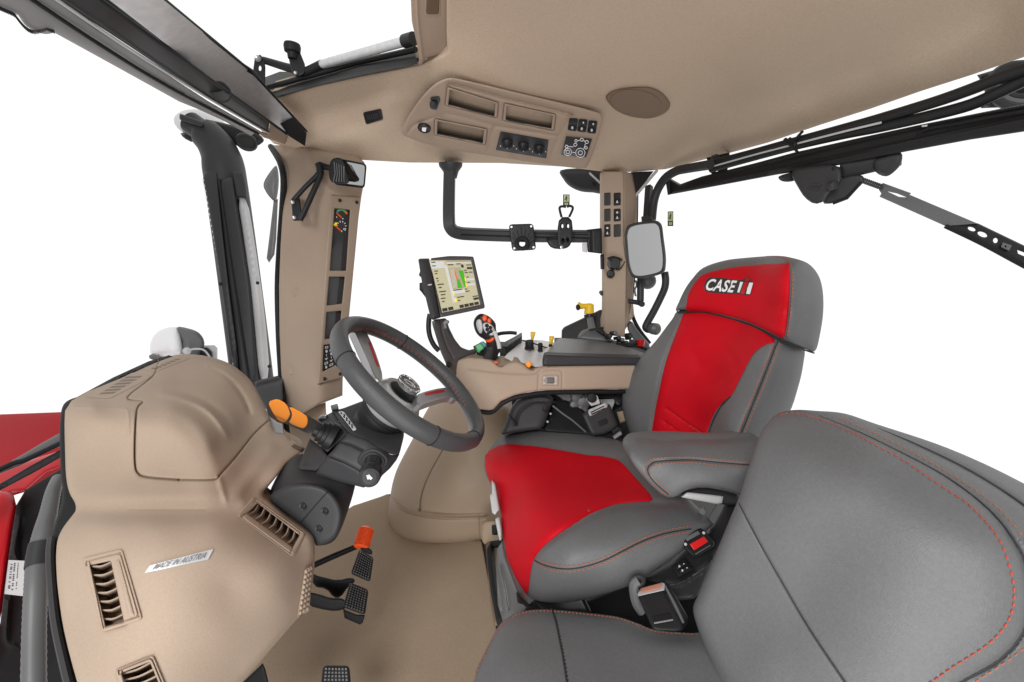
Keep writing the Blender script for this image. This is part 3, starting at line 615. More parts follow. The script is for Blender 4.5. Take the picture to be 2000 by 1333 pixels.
I1 = z('g',502,680,618,655,692,998,588,1022); I2 = z('g',1436,335,1672,515,1632,582,1378,395); I3 = z('g',675,1282,835,1218,900,1370,735,1420)
I4 = z('d',530,1062,700,955,815,950,640,1055); I5 = z('d',830,915,980,858,1018,858,870,922)
TS = z('g',640,652,668,640,755,965,715,985)
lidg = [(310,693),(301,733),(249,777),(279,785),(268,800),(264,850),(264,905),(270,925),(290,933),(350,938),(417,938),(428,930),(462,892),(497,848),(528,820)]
mb = MB()
ds = mb.patch(DO, dc, th=nrm((-.5,.8,-.15))*.10, R=.014, step=9, holes=[rrect(I1, .05), rrect(I2, .05), rrect(I3, .05)],
    disp=groove((lidg[:10], 1.9, .010), (lidg[9:12], 1.7, .007), (lidg[11:], 2.0, .008), ([(287,800),(335,800),(375,822),(400,855),(412,890),(420,925)], 11, -.006, 1), ([(305,768),(345,775),(395,795),(425,822),(448,859)], 6, -.013, 1), ([(318,760),(360,768),(405,786),(440,815),(456,845)], 7, .007, 1), ([(406,716),(445,738),(472,770),(486,800),(489,812)], 5, .012, 1), ([(400,712),(430,722),(462,745)], 7, -.006, 1),
        ([(140,998),(220,999),(300,998),(380,997),(436,994),(470,985)], 19, .030, 1), ([(441,980),(428,935)], 6, -.005), ([(455,975),(490,930),(530,880)], 12, -.008), ([(140,795),(200,797),(240,799),(250,806),(252,850)], 3, -.0025)))
cb_ = obj('console_body', mb, M_bei, t)
mb = MB(); mb.line(lidg, ds, .0016, .0022, k=8); obj('lid_gap_shade', mb, M_bei2, cb_)  # dark thread laid in the lid groove as painted shade of the gap
def vent(q, inn, n, horiz, name='air_vent', tilt=.5, label=None):
    mb = MB(); b = lambda x, y: dep(dc)(x, y)
    mb.patch(rrect(q, .10), b, th=.012, R=.003, off=-.003, holes=[rrect(inn, .05)], step=5, disp=groove(([*rrect(sub(q, .07, .055, .93, .945), .12), bil(q, .07+.12*.86, .055)], 1.5, .003)))
    f = obj(name, mb, M_bei, t)
    if label: f['label'] = label
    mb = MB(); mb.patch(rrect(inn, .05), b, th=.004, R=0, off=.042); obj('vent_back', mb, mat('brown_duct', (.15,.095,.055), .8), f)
    rr = nrm(ray(*np.mean(inn, 0)))
    for k in range(n):
        u = (k+.5)/n; e = .5/n
        if horiz: a = [bil(inn, 0, u-e*.75), bil(inn, .5, u-e*.3), bil(inn, 1, u-e*.75)]
        else: a = [bil(inn, u-e*.75, 0), bil(inn, u-e*.3, .5), bil(inn, u-e*.75, 1)]
        A = [D(x, y, float(b(x, y))+.004) for x, y in a]
        w = [bil(inn, .5, u+e*tilt) if horiz else bil(inn, u+e*tilt, .5)]
        sh = D(*w[0], float(b(*w[0]))+.030)-D(*(bil(inn, .5, u-e*.3) if horiz else bil(inn, u-e*.3, .5)), float(b(*a[1]))+.004)
        mb = MB(); th = nrm(np.cross(A[2]-A[0], sh))*.0011
        P = sm([tuple(p) for p in A], 4, False); P = [np.array(p) for p in P]; m = len(P)
        V = [p+th for p in P]+[p+sh+th for p in P]+[p-th for p in P]+[p+sh-th for p in P]
        F = []
        for i in range(m-1): F += [(i, i+1, m+i+1, m+i), (2*m+i, 3*m+i, 3*m+i+1, 2*m+i+1), (i, 2*m+i, 2*m+i+1, i+1), (m+i, m+i+1, 3*m+i+1, 3*m+i)]
        F += [(0, m, 3*m, 2*m), (m-1, 3*m-1, 4*m-1, 2*m-1)]
        mb.add(V, F); obj('slat', mb, M_bei, f)
    return f
v1 = vent(V1, I1, 7, True, label='tall vent on the lower console face')
mb = MB(); mb.patch(rrect(TS, .1), dep(dc), th=.006, R=.006, off=-.006); obj('shutter_wheel', mb, M_bei, v1)
vent(V2, I2, 7, False, label='slanted vent beside the steering column')
vent(V3, I3, 4, True, label='vent cut off by the bottom of the console')
for q, inn, n in ((V4, I4, 6), (V5, I5, 6)):
    mb = MB(); mb.patch(rrect(q, .12), ds, th=.006, R=.003, off=-.004, step=4); f = obj('demist_vent', mb, M_bei, t)
    for k in range(n):
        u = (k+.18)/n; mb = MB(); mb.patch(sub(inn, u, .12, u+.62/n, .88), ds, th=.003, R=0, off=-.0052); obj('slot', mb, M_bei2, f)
VF = z('g',1700,700,1745,670,1725,935,1655,975)
mb = MB(); mb.patch(rrect(VF, .15), ds, th=.006, R=.004, off=-.006, step=4); f = obj('foot_grille', mb, M_lump, t)
mb = MB()
for r in range(9):
    for c in range(3):
        x, y = bil(VF, .2+c*.28, .08+r*.105); mb.ellip(D(x, y, float(ds(x, y))-.006), UNIT, (.0034,.003,.0046), 8)
obj('grille_nubs', mb, M_bei, f)
mb = MB(); mb.patch(rrect(z('j',430,805,480,810,640,912,590,975,410,865), .2), ds, th=.006, R=.003, off=-.004); f = obj('side_outlet', mb, M_bei, t)
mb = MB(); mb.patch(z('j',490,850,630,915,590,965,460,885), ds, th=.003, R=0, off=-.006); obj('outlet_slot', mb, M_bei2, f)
mb = MB(); BQ = z('g',835,682,1190,590,1160,648,805,724); bpl = dep([(x, y, float(ds(x, y))) for x, y in (BQ[0], BQ[2], bil(BQ, .5, .1))]); bsh = min(float(ds(*bil(BQ, u, v))-bpl(*bil(BQ, u, v))) for u in np.linspace(0, 1, 9) for v in (0, .5, 1)); b0_ = bpl; bpl = lambda x, y: b0_(x, y)+bsh; bqs = mb.patch(BQ, ds, th=.003, R=0, off=-.002, step=3); bd = obj('badge', mb, M_badge, t)
mb = MB(); mb.text('MADE IN AUSTRIA', z('g',868,674,1160,603,1140,642,846,707), lambda x, y: ds(x, y), off=-.0034, shear=.25, bold=.012); obj('lettering', mb, M_alt, bd)
t = thing('windscreen_seal', 'black rubber windscreen seal hugging the left side of the console', 'seal', (115,1000,.9))
mb = MB(); mb.patch(sm([(150,776),(132,783),(121,797),(117,830),(117,880),(119,930),(122,962),(118,990),(108,1020),(98,1060),(98,1110),(103,1170),(115,1250),(138,1345),(160,1450)], 3, False)+[(260,1450),(260,1330),(190,1200),(170,1080),(190,1000),(170,950),(160,830),(230,745),(340,698),(330,694),(290,706),(220,738)], [(127,803,1.05),(240,737,1.27),(336,700,1.45),(130,950,.92),(110,1080,.84),(150,1330,.73),(250,1330,.73),(200,1000,.9)], th=.05, R=.010); obj('rubber_lip', mb, M_rub, t)
mb = MB(); mb.line([(100,1050),(97,1080),(99,1130),(108,1220),(130,1320),(150,1400)], dep([(110,1080,.83),(150,1330,.72),(97,1200,.78)]), .006, 0); obj('edge_bead', mb, M_dk, t)
# ================================================================ steering column and wheel
WN = nrm((math.sin(math.radians(41.4))*math.cos(math.radians(3.2)), math.sin(math.radians(41.4))*math.sin(math.radians(3.2)), math.cos(math.radians(41.4))))
WC = D(806.4, 743.6, 1.0632)
t = thing('steering_column', 'charcoal steering column with stalks rising out of the console', 'steering column', (610,1000,1.02))
mb = MB(); mb.patch(chaikin(z('g',1640,60,1560,150,1500,270,1500,310,1560,360,1700,470,1752,560,1770,575,1850,560,1890,510,1940,380,1985,230,1985,150,1900,100,1750,60), 2), [(575,887,1.06),(523,968,.99),(560,1000,.985),(618,1060,1.0),(600,960,.985),(640,1000,.985),(650,1050,1.01),(690,960,1.03),(690,920,1.06)], th=.10, R=.03, step=7); obj('boot_cover', mb, M_dk, t)
mb = MB(); bcs = mb.patch(sm(z('g',1502,308,1560,255,1640,228,1740,226,1830,260,1890,330,1908,410,1885,500,1840,548,1772,572,1752,555,1700,470,1600,390), 3), [(523,975,.955),(600,945,.955),(668,1000,.955),(620,1060,.955)], th=.05, R=.012, step=6); obj('round_cover', mb, M_dk, t)
mb = MB(); mb.line(z('g',1835,262,1760,345,1680,440), bcs, .0014, 0); obj('seam', mb, M_rub, t)
for x, y in z('g',1690,352,1812,380,1778,478):
    mb = MB(); mb.lathe([(-.004,.008),(.001,.008),(.002,.005),(-.001,.004)], D(x, y, .953), -ray(x, y), 14); obj('screw', mb, M_blk, t)
mb = MB(); mb.patch(z('j',700,780,560,1120,540,1155,570,1185,780,1200,860,1120,930,1000,860,900), [(603,860,1.08),(585,915,1.0),(640,890,.985),(620,918,.985)], th=.10, R=.008); obj('lower_cowl', mb, M_dk, t)
mb = MB(); mb.patch(z('j',930,1005,820,1150,775,1240,900,1290,1100,1345,1400,1420,1500,1380,1350,1195,1150,1090), [(640,890,.975),(617,925,.985),(700,915,.965),(710,945,.98),(720,945,.98)], th=.10, R=.008); obj('lower_shell', mb, M_dk, t)
deck = z('j',975,410,1110,395,1400,285,1600,330,1930,640,1925,760,1870,975,1830,1000,1750,985,1190,710,1075,560)
mb = MB(); dk = mb.patch(chaikin(deck, 1, True, .12), [(650,803,1.10),(710,783,1.13),(788,839,1.09),(778,885,1.0),(679,847,1.0)], th=.12, R=.010); obj('column_top', mb, M_dk, t)
mb = MB(); mb.patch(z('j',1195,705,1440,790,1755,990,1840,1000,1870,980,1830,1060,1745,1170,1650,1255,1560,1370,1345,1200,1130,1085,930,1005,1000,930,1085,815), [(679,847,.995),(765,888,.99),(775,890,1.0),(640,890,.97),(700,920,.96),(745,925,.975)], th=.12, R=.007, disp=groove((z('j',1090,815,1240,860,1400,940), 2.5, .004))); obj('column_face', mb, M_dk, t)
mb = MB(); mb.patch(z('j',800,560,830,520,1000,430,1075,560,1195,710,1085,815,930,960,860,900,790,760), [(650,803,1.09),(679,847,.998),(640,880,.985),(620,850,1.05)], th=.10, R=.008); obj('column_side', mb, M_dk, t)
mb = MB(); mb.patch(rrect(z('j',1065,425,1140,425,1315,660,1270,685), .35), dk, th=.004, R=.002, off=-.004, step=3); ip = obj('indicator_plate', mb, M_lbl, t)
mb = MB()
for k in range(9):
    u = .1+.09*k; x, y = bil(z('j',1065,425,1140,425,1315,660,1270,685), .35+.3*(k % 2), u); mb.patch(ell(x, y, 2.6, 1.6, 8, 50), dk, th=.0006, R=0, off=-.005)
obj('indicator_marks', mb, M_blk, ip)
mb = MB(); mb.patch(rrect(z('j',970,350,1060,325,1080,400,985,415), .15), 1.1, th=.02, R=.004); obj('small_switch', mb, M_mid, t)
mb = MB(); mb.patch(z('j',800,530,850,470,915,460,930,490,900,530), 1.08, th=.02, R=.004); obj('chrome_key_ring', mb, M_silv, t)
mb = MB(); mb.tube([WC-WN*h for h in (.11,.2,.3,.40)], [.05,.055,.06,.06], 20); obj('column_core', mb, M_blk, t)
# left stalk
fs = dep([(523,790,.90),(600,830,.955),(640,850,.98)])
def P3(k, *v, f=fs, o=0): return [D(x, y, float(f(x, y))+o) for x, y in z(k, *v)]
mb = MB()
for k, (a, r) in enumerate((((900,690),.030),((860,680),.027))): pass
c0 = P3('j',960,740,o=.03)[0]; ax = nrm(P3('j',700,620)[0]-P3('j',960,740)[0])
mb.lathe([(-.01,.030),(.004,.030),(.006,.026),(.014,.027),(.016,.022),(.024,.023),(.026,.017),(.034,.016)], c0, ax, 28); bt = obj('stalk_boot', mb, M_blk, t)
mb = MB(); mb.patch(chaikin(z('j',140,330,160,300,260,268,300,270,420,340,650,465,830,570,860,640,800,740,720,745,600,680,400,590,300,560,180,530,150,420), 1), fs, th=.022, R=.010, step=4); st = obj('indicator_stalk', mb, M_blk, t)
mb = MB(); mb.patch(chaikin(z('j',155,305,250,268,300,272,395,325,455,450,430,510,385,570,330,560,265,520,200,420), 1), fs, th=.010, R=.006, off=-.003, step=3); obj('orange_grip', mb, M_org, st)
mb = MB(); mb.patch(chaikin(z('j',420,345,650,470,680,530,670,600,640,640,600,650,415,575,450,530,470,460), 1), fs, th=.010, R=.006, off=-.003, step=3); obj('orange_grip', mb, M_org, st)
mb = MB(); mb.patch(z('j',170,480,290,565,350,580,370,730,250,715), 1.0, th=.01, R=.004); obj('stalk_backplate', mb, M_mid, t)
# right stalk with horn button
fr_ = lambda x, y: np.asarray(x)*0+.955
mb = MB()
for s_, o in ((1, 0), (.8, -.006), (.62, -.012)):
    q = [(1360,960),(1500,895),(1620,930),(1730,1030),(1725,1110),(1640,1190),(1440,1190),(1300,1090)]; cx, cy = 1515, 1060
    mb.patch(chaikin(z('j', *(v for x, y in q for v in (cx+(x-cx)*s_, cy+(y-cy)*s_+(1-s_)*60))), 2), .955, th=.012, R=.006, off=o, step=4)
obj('stalk_boot', mb, M_dk, t)
mb = MB(); a0, a1 = D(*z('j',1525,1080)[0], .945), D(*z('j',1487,1265)[0], .895); ax = nrm(a1-a0); L = np.linalg.norm(a1-a0)
mb.lathe([(0,.017),(L*.55,.0165),(L*.62,.020),(L*.7,.0215),(L*.74,.0195),(L*.78,.0215),(L,.021),(L+.004,.0185)], a0, ax, 28); st = obj('wiper_stalk', mb, M_blk, t)
HC = nrm(-ray(*z('j',1480,1275)[0])*.8+ax*.5); hx, hy = z('j',1480,1280)[0]; hcen = D(hx, hy, .889)
mb = MB(); mb.lathe([(-.012,.0205),(-.002,.0205),(.0,.019),(.0015,.0165),(.001,.0155),(.0015,.015),(.002,.012),(.0022,.0)], hcen, HC, 32, cap=False); hb = obj('horn_button', mb, M_dk, st)
hpf = plane(hcen+HC*.0032, HC)
mb = MB(); mb.patch(z('j',1435,1260,1465,1265,1510,1300,1500,1318,1455,1300), hpf, th=.0005, R=0, step=3); mb.line(z('j',1448,1255,1452,1285,1462,1312), hpf, .0012, 0); mb.line(z('j',1466,1248,1485,1270,1515,1300), hpf, .0010, 0); obj('horn_symbol', mb, M_wht, hb)
# wheel
t = thing('steering_wheel', 'grey leather steering wheel with silver spokes and orange stitching', 'steering wheel', WC)
u_ = nrm(np.cross(WN, (0, 1, 0.0))); v_ = np.cross(WN, u_)
def wp(a, rad, h=0): return WC+rad*(math.cos(a)*u_+math.sin(a)*v_)+h*WN
N = 120; mb = MB(); V = []; F = []; K = 20
for i in range(N):
    a = 2*math.pi*i/N
    for k in range(K):
        b = 2*math.pi*k/K; V.append(wp(a, .195+.0175*math.cos(b), .0215*math.sin(b)))
for i in range(N):
    for k in range(K): F.append((i*K+k, i*K+(k+1) % K, (i+1) % N*K+(k+1) % K, (i+1) % N*K+k))
mb.add(V, F); obj('rim', mb, M_whl, t)
def angof(x, y):
    P = D(x, y, float(plane(WC, WN)(x, y)))-WC; return math.atan2(P@v_, P@u_)
for x, y in ((668,700),(787,672),(925,862),(845,850)):
    mb = MB(); a = angof(x, y); mb.tube([wp(a, .195+.0178*math.cos(b), .0218*math.sin(b)) for b in np.linspace(0, 2*math.pi, 24, endpoint=False)], .0012, 6, closed=True); obj('rim_seam', mb, M_rub, t)
mb = MB()
def stitch_arc(a0, a1):
    n = int(abs(a1-a0)*.194/.014)
    for k in range(n):
        a = a0+(a1-a0)*k/n
        for s in (1, -1):
            mb.tube([wp(a+s*.006*q, .195-.0178*math.cos(b), .0216*math.sin(b)) for b, q in ((-.22,0),(0,.5),(.22,1))], .0005, 5)
stitch_arc(angof(725,655), angof(872,765)); stitch_arc(angof(895,785), angof(917,850)); obj('rim_stitching', mb, mat('rust_thread', (.24,.075,.038), .7), t)
hp_ = plane(WC-.012*WN, WN)
mb = MB(); mb.patch(chaikin([(688,640),(696,632),(706,634),(722,660),(738,700),(749,738),(742,746),(732,738),(716,700),(700,665)], 1), hp_, th=-WN*.018, R=.006, step=4); s1 = obj('spoke', mb, M_silv, t)
mb = MB(); mb.patch([(719,668),(724,670),(741,714),(739,718),(734,710)], hp_, th=.002, R=.001, off=-.002); obj('red_insert', mb, M_hood, s1)
mb = MB(); mb.patch(chaikin(z('e',462,1062,520,1040,600,1022,675,1018,705,1050,702,1082,680,1088,655,1072,600,1085,540,1105,475,1130), 1), hp_, th=-WN*.018, R=.005, step=4); s2 = obj('spoke', mb, M_silv, t)
mb = MB(); mb.patch(z('e',510,1050,535,1042,622,1031,620,1045,560,1056,520,1065), hp_, th=.002, R=.001, off=-.002); obj('red_insert', mb, M_hood, s2)
mb = MB(); mb.lathe([(-.09,.040),(-.07,.044),(-.02,.046),(-.004,.044),(.004,.036),(.006,.030),(.006,0)], D(787,768,1.065), WN, 40, cap=False); hub = obj('hub', mb, M_blk, t)
hc_ = D(794,757,1.053); mb = MB(); q = 0
mb.tube([hc_+WN*.012+.027*(math.cos(a)*u_+math.sin(a)*v_) for a in np.linspace(0, 2*math.pi, 40, endpoint=False)], .0032, 8, closed=True)
mb.tube([hc_+WN*.012+.010*(1.5*math.cos(a)*u_+.7*math.sin(a)*v_) for a in np.linspace(0, 2*math.pi, 24, endpoint=False)], .002, 8, closed=True); obj('hub_emblem', mb, M_chr, hub)
mb = MB(); mb.lathe([(.002,.0285),(.010,.0285),(.011,.026),(.011,0)], hc_, WN, 40, cap=False); obj('hub_cap', mb, M_mid, hub)
bc = WC-WN*.055+np.array([0, 0, 0]); mb = MB(); mb.lathe([(.02,.046),(.0,.062),(-.012,.070),(-.022,.071),(-.034,.067),(-.048,.056)], bc, WN, 48); obj('silver_bowl', mb, M_bowl, t)
mb = MB(); mb.lathe([(-.044,.060),(-.052,.061),(-.056,.056),(-.06,.058),(-.066,.057),(-.09,.05)], bc, WN, 48); obj('column_collar', mb, M_rub, t)
# ================================================================ monitor rail, clamps, far window items
t = thing('monitor_rail', 'black bent rail for monitors across the side window', 'rail', (870,330,1.74))
rp_ = [(880,319,1.74),(878,345,1.74),(877,425,1.72),(881,446,1.72),(895,455,1.72),(930,458,1.72),(1030,461,1.73),(1150,462,1.74)]
rpx = sm(rp_, 5, False)
mb = MB(); mb.tube([D(*q) for q in rpx], .021, prof=[(-1,-.75),(-.8,-1),(.8,-1),(1,-.75),(1,.75),(.8,1),(-.8,1),(-1,.75)], up=(0,1,.2)); obj('bar', mb, M_dk, t)
mb = MB(); mb.lathe([(0,.046),(.012,.044),(.03,.030),(.055,.022)], D(880,319,1.74), (0,0,-1), 24); obj('ceiling_flange', mb, M_dk, t)
for dy in (-3.5, 3.5):
    mb = MB(); mb.tube([D(900,455+dy,1.697), D(1030,460+dy,1.707), D(1150,462+dy,1.717)], .0028, 6); obj('groove_line', mb, M_rub, t)
mb = MB(); mb.patch(rrect(z('e',1412,140,1500,130,1503,275,1420,265), .08), 1.72, th=.05, R=.008, disp=groove((z('e',1440,140,1443,265), 2, .004))); obj('end_block', mb, M_blk, t)
mb = MB(); mb.patch(rrect(z('e',1390,215,1418,215,1418,268,1390,262), .2), 1.70, th=.02, R=.004); obj('clip', mb, M_lgt, t)
mb = MB(); mb.patch(rrect(z('e',1490,280,1512,275,1514,362,1492,360), .2), 1.76, th=.02, R=.005); obj('lower_tab', mb, M_blk, t)
t = thing('monitor_mount', 'square black ribbed monitor mounting plate on the rail', 'mount', (1020,463,1.68))
q = z('e',980,110,1118,106,1134,252,1000,260); sf = dep(1.665)
mb = MB(); mb.patch(rrect(q, .15), 1.665, th=.012, R=.004, holes=[ell(*bil(q, u, v), 2.3, 2.3, 10) for u, v in ((.1,.1),(.9,.1),(.9,.9),(.1,.9))]+[ell(1020,476,6.5,6.5,20)], step=4); obj('plate', mb, M_blk, t)
mb = MB(); mb.tube([D(1020+10*math.cos(a), 476+10*math.sin(a), 1.655) for a in np.linspace(0, 2*math.pi, 28, endpoint=False)], .008, 8, closed=True); obj('hub_ring', mb, M_rub, t)
for k in range(14):
    a = 2*math.pi*k/14+.1; mb = MB(); r2 = 20 if k % 2 else 23
    mb.tube([D(1020+13*math.cos(a), 474+12*math.sin(a), 1.66), D(1020+r2*math.cos(a), min(max(466+r2*math.sin(a), 442), 487), 1.66)], .0022, 6); obj('rib', mb, M_dk, t)
t = thing('phone_clamp', 'black spring phone clamp standing on the rail', 'clamp', (1100,470,1.70))
mb = MB(); mb.patch(chaikin(z('e',1262,70,1330,68,1340,150,1330,225,1290,250,1255,240,1250,150), 1), 1.66, th=.02, R=.006, holes=[ell(*z('e',x_,y_)[0], 2, 4, 10) for x_, y_ in ((1280,120),(1312,120),(1284,200),(1310,195))], step=3); obj('body', mb, M_blk, t)
for pts in ((1275,70,1264,20,1280,10,1300,14),(1318,68,1338,22,1325,8,1305,12)):
    mb = MB(); mb.tube([D(x, y, 1.655) for x, y in sm(z('e', *pts), 4, False)], .0045, 8); obj('prong', mb, M_rub, t)
mb = MB(); mb.patch(chaikin(z('e',1190,190,1250,180,1330,185,1322,235,1280,250,1220,245,1195,215), 1), 1.69, th=.03, R=.01); obj('base', mb, M_blk, t)
mb = MB(); mb.lathe([(0,.006),(.004,.006),(.005,.003)], D(*z('e',1275,238)[0], 1.655), (0,-1,.2), 12); obj('screw', mb, M_silv, t)
for (q, nm, dd) in ((z('b',1283,1085,1320,1085,1320,1150,1283,1148), 'green exit sticker on the window above the phone clamp', 1.95), (z('b',1867,1180,1898,1179,1898,1262,1866,1262), 'green exit sticker on the window behind the round-cornered mirror', 2.0)):
    t = thing('exit_sticker', nm, 'sticker', (*q[0], dd), 'exit stickers on the far window'); sf = dep(dd)
    mb = MB(); mb.patch(q, sf, th=.002, R=0); obj('backing', mb, M_sgd, t)
    mb = MB(); mb.patch(sub(q, .13, .06, .87, .64), sf, th=.001, R=0, off=-.001); obj('pictogram_field', mb, M_sgn, t)
    mb = MB(); g = lambda *v: [bil(q, v[i], v[i+1]) for i in range(0, len(v), 2)]
    mb.patch(ell(*bil(q, .56, .17), 1.2, 1.6, 8), sf, th=.0005, R=0, off=-.002); mb.line(g(.55,.22,.45,.36,.30,.42,.28,.52), sf, .0022, -.002, 6, k=0); mb.line(g(.45,.36,.58,.44,.55,.56), sf, .0022, -.002, 6, k=0); mb.line(g(.30,.26,.50,.27,.72,.34), sf, .0018, -.002, 6, k=0)
    obj('running_figure', mb, M_sgd, t)
    mb = MB(); mb.patch(sub(q, .25, .74, .75, .9), sf, th=.001, R=0, off=-.001, holes=[sub(q, .4, .79, .6, .85)]); obj('lower_mark', mb, M_sgn, t)
t = thing('roof_lamp_housing', 'dark rounded lamp housing outside under the roof beside the rear pillar', 'lamp housing', (1135,350,2.1))
mb = MB(); mb.patch(sm(z('b',1270,950,1285,1000,1320,1040,1380,1068,1450,1075,1520,1075,1520,960,1400,940), 3), [(1100,335,2.1),(1170,335,2.1),(1140,372,2.16)], th=.08, R=.025); obj('shell', mb, M_dk, t)
mb = MB(); mb.tube([D(*z('b',1430,965)[0], 2.07), D(*z('b',1500,1030)[0], 2.07)], .005, 6); obj('bright_trim', mb, M_lgt, t)
mb = MB(); mb.lathe([(0,.01),(.004,.01),(.006,.004)], D(*z('b',1455,1028)[0], 2.06), (0,-1,0), 12); obj('bolt', mb, M_rub, t)

# ---------------------------------------------------------------- rear pillar
t = thing('rear_pillar', 'beige rear pillar with six rocker switch positions and a capped socket', 'pillar', (1200,640,1.82))
PF = z('k',175,20,332,20,336,560,345,640,356,700,352,900,345,1253,185,1235,190,1000,190,700,178,620,174,520)
pf = [(1176,337,1.80),(1217,337,1.76),(1180,640,1.84),(1220,655,1.80)]
mb = MB(); fr0 = mb.patch(PF, pf, th=(.01,.10,0), R=.006, step=7, off=0); obj('front_face', mb, M_bei, t)
mb = MB(); mb.patch(z('k',332,20,390,30,408,110,428,200,420,400,420,700,408,820,396,930,392,1010,402,1110,352,1165,345,1200,352,900,356,700,345,640,336,560), [(1217,337,1.765),(1241,382,1.84),(1223,640,1.805),(1232,600,1.86)], th=(.02,.05,0), R=.008, step=7); obj('side_face', mb, M_bei, t)
mb = MB(); mb.patch(z('k',190,1000,188,1180,150,1180,160,1120), [(1170,640,1.87),(1180,600,1.85),(1178,640,1.84)], th=.03, R=.004); obj('flare', mb, M_bei, t)
mb = MB(); mb.patch(z('k',392,1010,402,1110,350,1165,345,1140,380,1080), 1.84, th=.03, R=.004); obj('flare', mb, M_bei, t)
sy = {(0,1),(1,1),(2,0)}
for r, (ya, yb) in enumerate(((180,275),(299,393),(415,508))):
    for c, (xa, xb) in enumerate(((190,238),(261,314))):
        Q = z('k',xa,ya,xb,ya-3,xb,yb-4,xa,yb)
        on = (r, c) in sy
        mb = MB(); mb.patch(rrect(Q, .15), fr0, th=.008, R=.003, off=-.005, step=3, disp=groove(([bil(Q, .1, .45), bil(Q, .9, .45)], 3, .003)) if on else None)
        sw = obj('rocker_switch' if on else 'blank_cover', mb, M_blk if on else M_dk, t)
        if on:
            mb = MB(); x, y = bil(Q, .5, .68); mb.patch([(x-2.2,y+3),(x,y-3),(x+2.2,y+3)], fr0, th=.0005, R=0, off=-.0065)
            if r: mb.patch(ell(*bil(Q, .5, .3), 2.2, 2, 10), fr0, th=.0005, R=0, off=-.0065)
            obj('symbol', mb, M_lbl, sw)
mb = MB(); c = D(*z('k',262,705)[0], 1.79); ax = nrm((-.1,-1,.1)); mb.lathe([(-.02,.024),(.01,.024),(.02,.020),(.035,.019)], c, ax, 24); so = obj('socket', mb, M_blk, t)
mb = MB(); mb.patch(chaikin(z('k',205,665,230,655,255,648,290,655,328,672,326,680,300,678,290,700,240,700,225,675), 1), 1.755, th=.025, R=.006, step=3); obj('socket_cap', mb, M_rub, so)
mb = MB(); mb.tube([D(*q, 1.78) for q in sm(z('k',275,745,300,750,325,725,345,690), 5, False)], .002, 6); obj('tether', mb, M_rub, so)
mb = MB(); mb.patch(rrect(z('k',205,745,285,738,285,815,205,818), .25), fr0, th=.006, R=.003, off=-.003); obj('jack_surround', mb, M_bei, t)
mb = MB(); mb.lathe([(-.01,.016),(.008,.016),(.012,.012),(.022,.010)], D(*z('k',237,783)[0], 1.80), (-.1,-1,.2), 20); obj('jack', mb, M_blk, t)
for x, y in z('k',366,105,362,938):
    mb = MB(); mb.patch(ell(x, y, 1.6, 4, 10), 1.80, th=.004, R=.001); obj('clip_slot', mb, M_spk, t)
mb = MB(); mb.lathe([(-.02,.008),(.012,.010),(.02,.006)], D(*z('k',172,925)[0], 1.9), (0,-1,0), 12); obj('side_knob', mb, M_dk, t)
t = thing('corner_gusset', 'dark triangular corner panel beside the top of the rear pillar', 'panel', (1250,345,1.9))
mb = MB(); mb.patch(z('k',388,25,470,20,560,18,420,200,405,215), 1.86, th=.03, R=.006); obj('panel', mb, M_blk, t)
mb = MB(); mb.tube([D(*z('k',585,12)[0], 1.855), D(*z('k',415,212)[0], 1.855)], .006, 6); obj('bright_edge', mb, M_lgt, t)
t = thing('pillar_seal', 'black rubber door seal curving down behind the rear pillar', 'seal', (1240,520,1.95))
mb = MB(); mb.tube([D(*q, 1.92) for q in sm(z('k',432,200,428,420,418,700,405,850,392,1000,395,1060,415,1130,460,1210,530,1300), 4, False)], .008, 8); obj('strip', mb, M_rub, t)
t = thing('rear_corner_trim', 'grey curved trim under the seal behind the rear pillar', 'trim', (1245,650,1.85))
mb = MB(); mb.patch(chaikin(z('k',355,1140,395,1130,425,1180,470,1240,545,1320,480,1330,420,1290,370,1220), 1), 1.87, th=.04, R=.012); obj('trim_body', mb, M_mid, t)
# ---------------------------------------------------------------- exterior mirror
t = thing('exterior_mirror', 'tall round-cornered exterior mirror with a black frame by the rear pillar', 'mirror', (1260,490,1.72))
MO = sm(z('k',365,425,420,402,500,390,570,386,600,395,622,425,632,500,650,640,650,720,640,765,610,785,560,800,480,815,425,815,395,800,375,760,360,690,345,520,347,470), 3)
mb = MB(); xs = np.mean(MO, 0); mo = [(1225,450,1.68),(1300,450,1.77),(1260,540,1.745)]
mb.patch(MO, mo, th=.05, R=.012, holes=[[(xs[0]+(x-xs[0])*.87, xs[1]+(y-xs[1])*.90) for x, y in MO]], step=5); obj('frame', mb, M_dk, t)
mb = MB(); mb.patch([(xs[0]+(x-xs[0])*.9, xs[1]+(y-xs[1])*.93) for x, y in MO], [(1225,450,1.69),(1300,450,1.78),(1260,540,1.755)], th=.006, R=0, step=8, back=True); obj('glass', mb, M_mir, t)
t = thing('mirror_arm', 'bent black tube arm carrying the exterior mirror', 'mirror arm', (1290,620,1.85))
mb = MB(); mb.tube([D(*q) for q in sm([(1388,322,1.60),(1340,330,1.72),(1320,335,1.76),(1300,348,1.80),(1285,370,1.84),(1277,395,1.86),(1273,430,1.86)], 6, False)], [.017]*37, 12); obj('upper_tube', mb, M_dk, t)
mb = MB(); mb.tube([D(x, y, 1.86) for x, y in sm(z('k',640,770,648,830,640,890,610,960,560,1060,510,1150,500,1180,515,1195,545,1195), 5, False)], .015, 12); obj('lower_tube', mb, M_dk, t)
mb = MB(); mb.lathe([(-.02,.02),(0,.024),(.02,.024),(.03,.014)], D(*z('k',555,1190)[0], 1.85), nrm((.4,-1,.1)), 20); obj('end_joint', mb, M_mid, t)
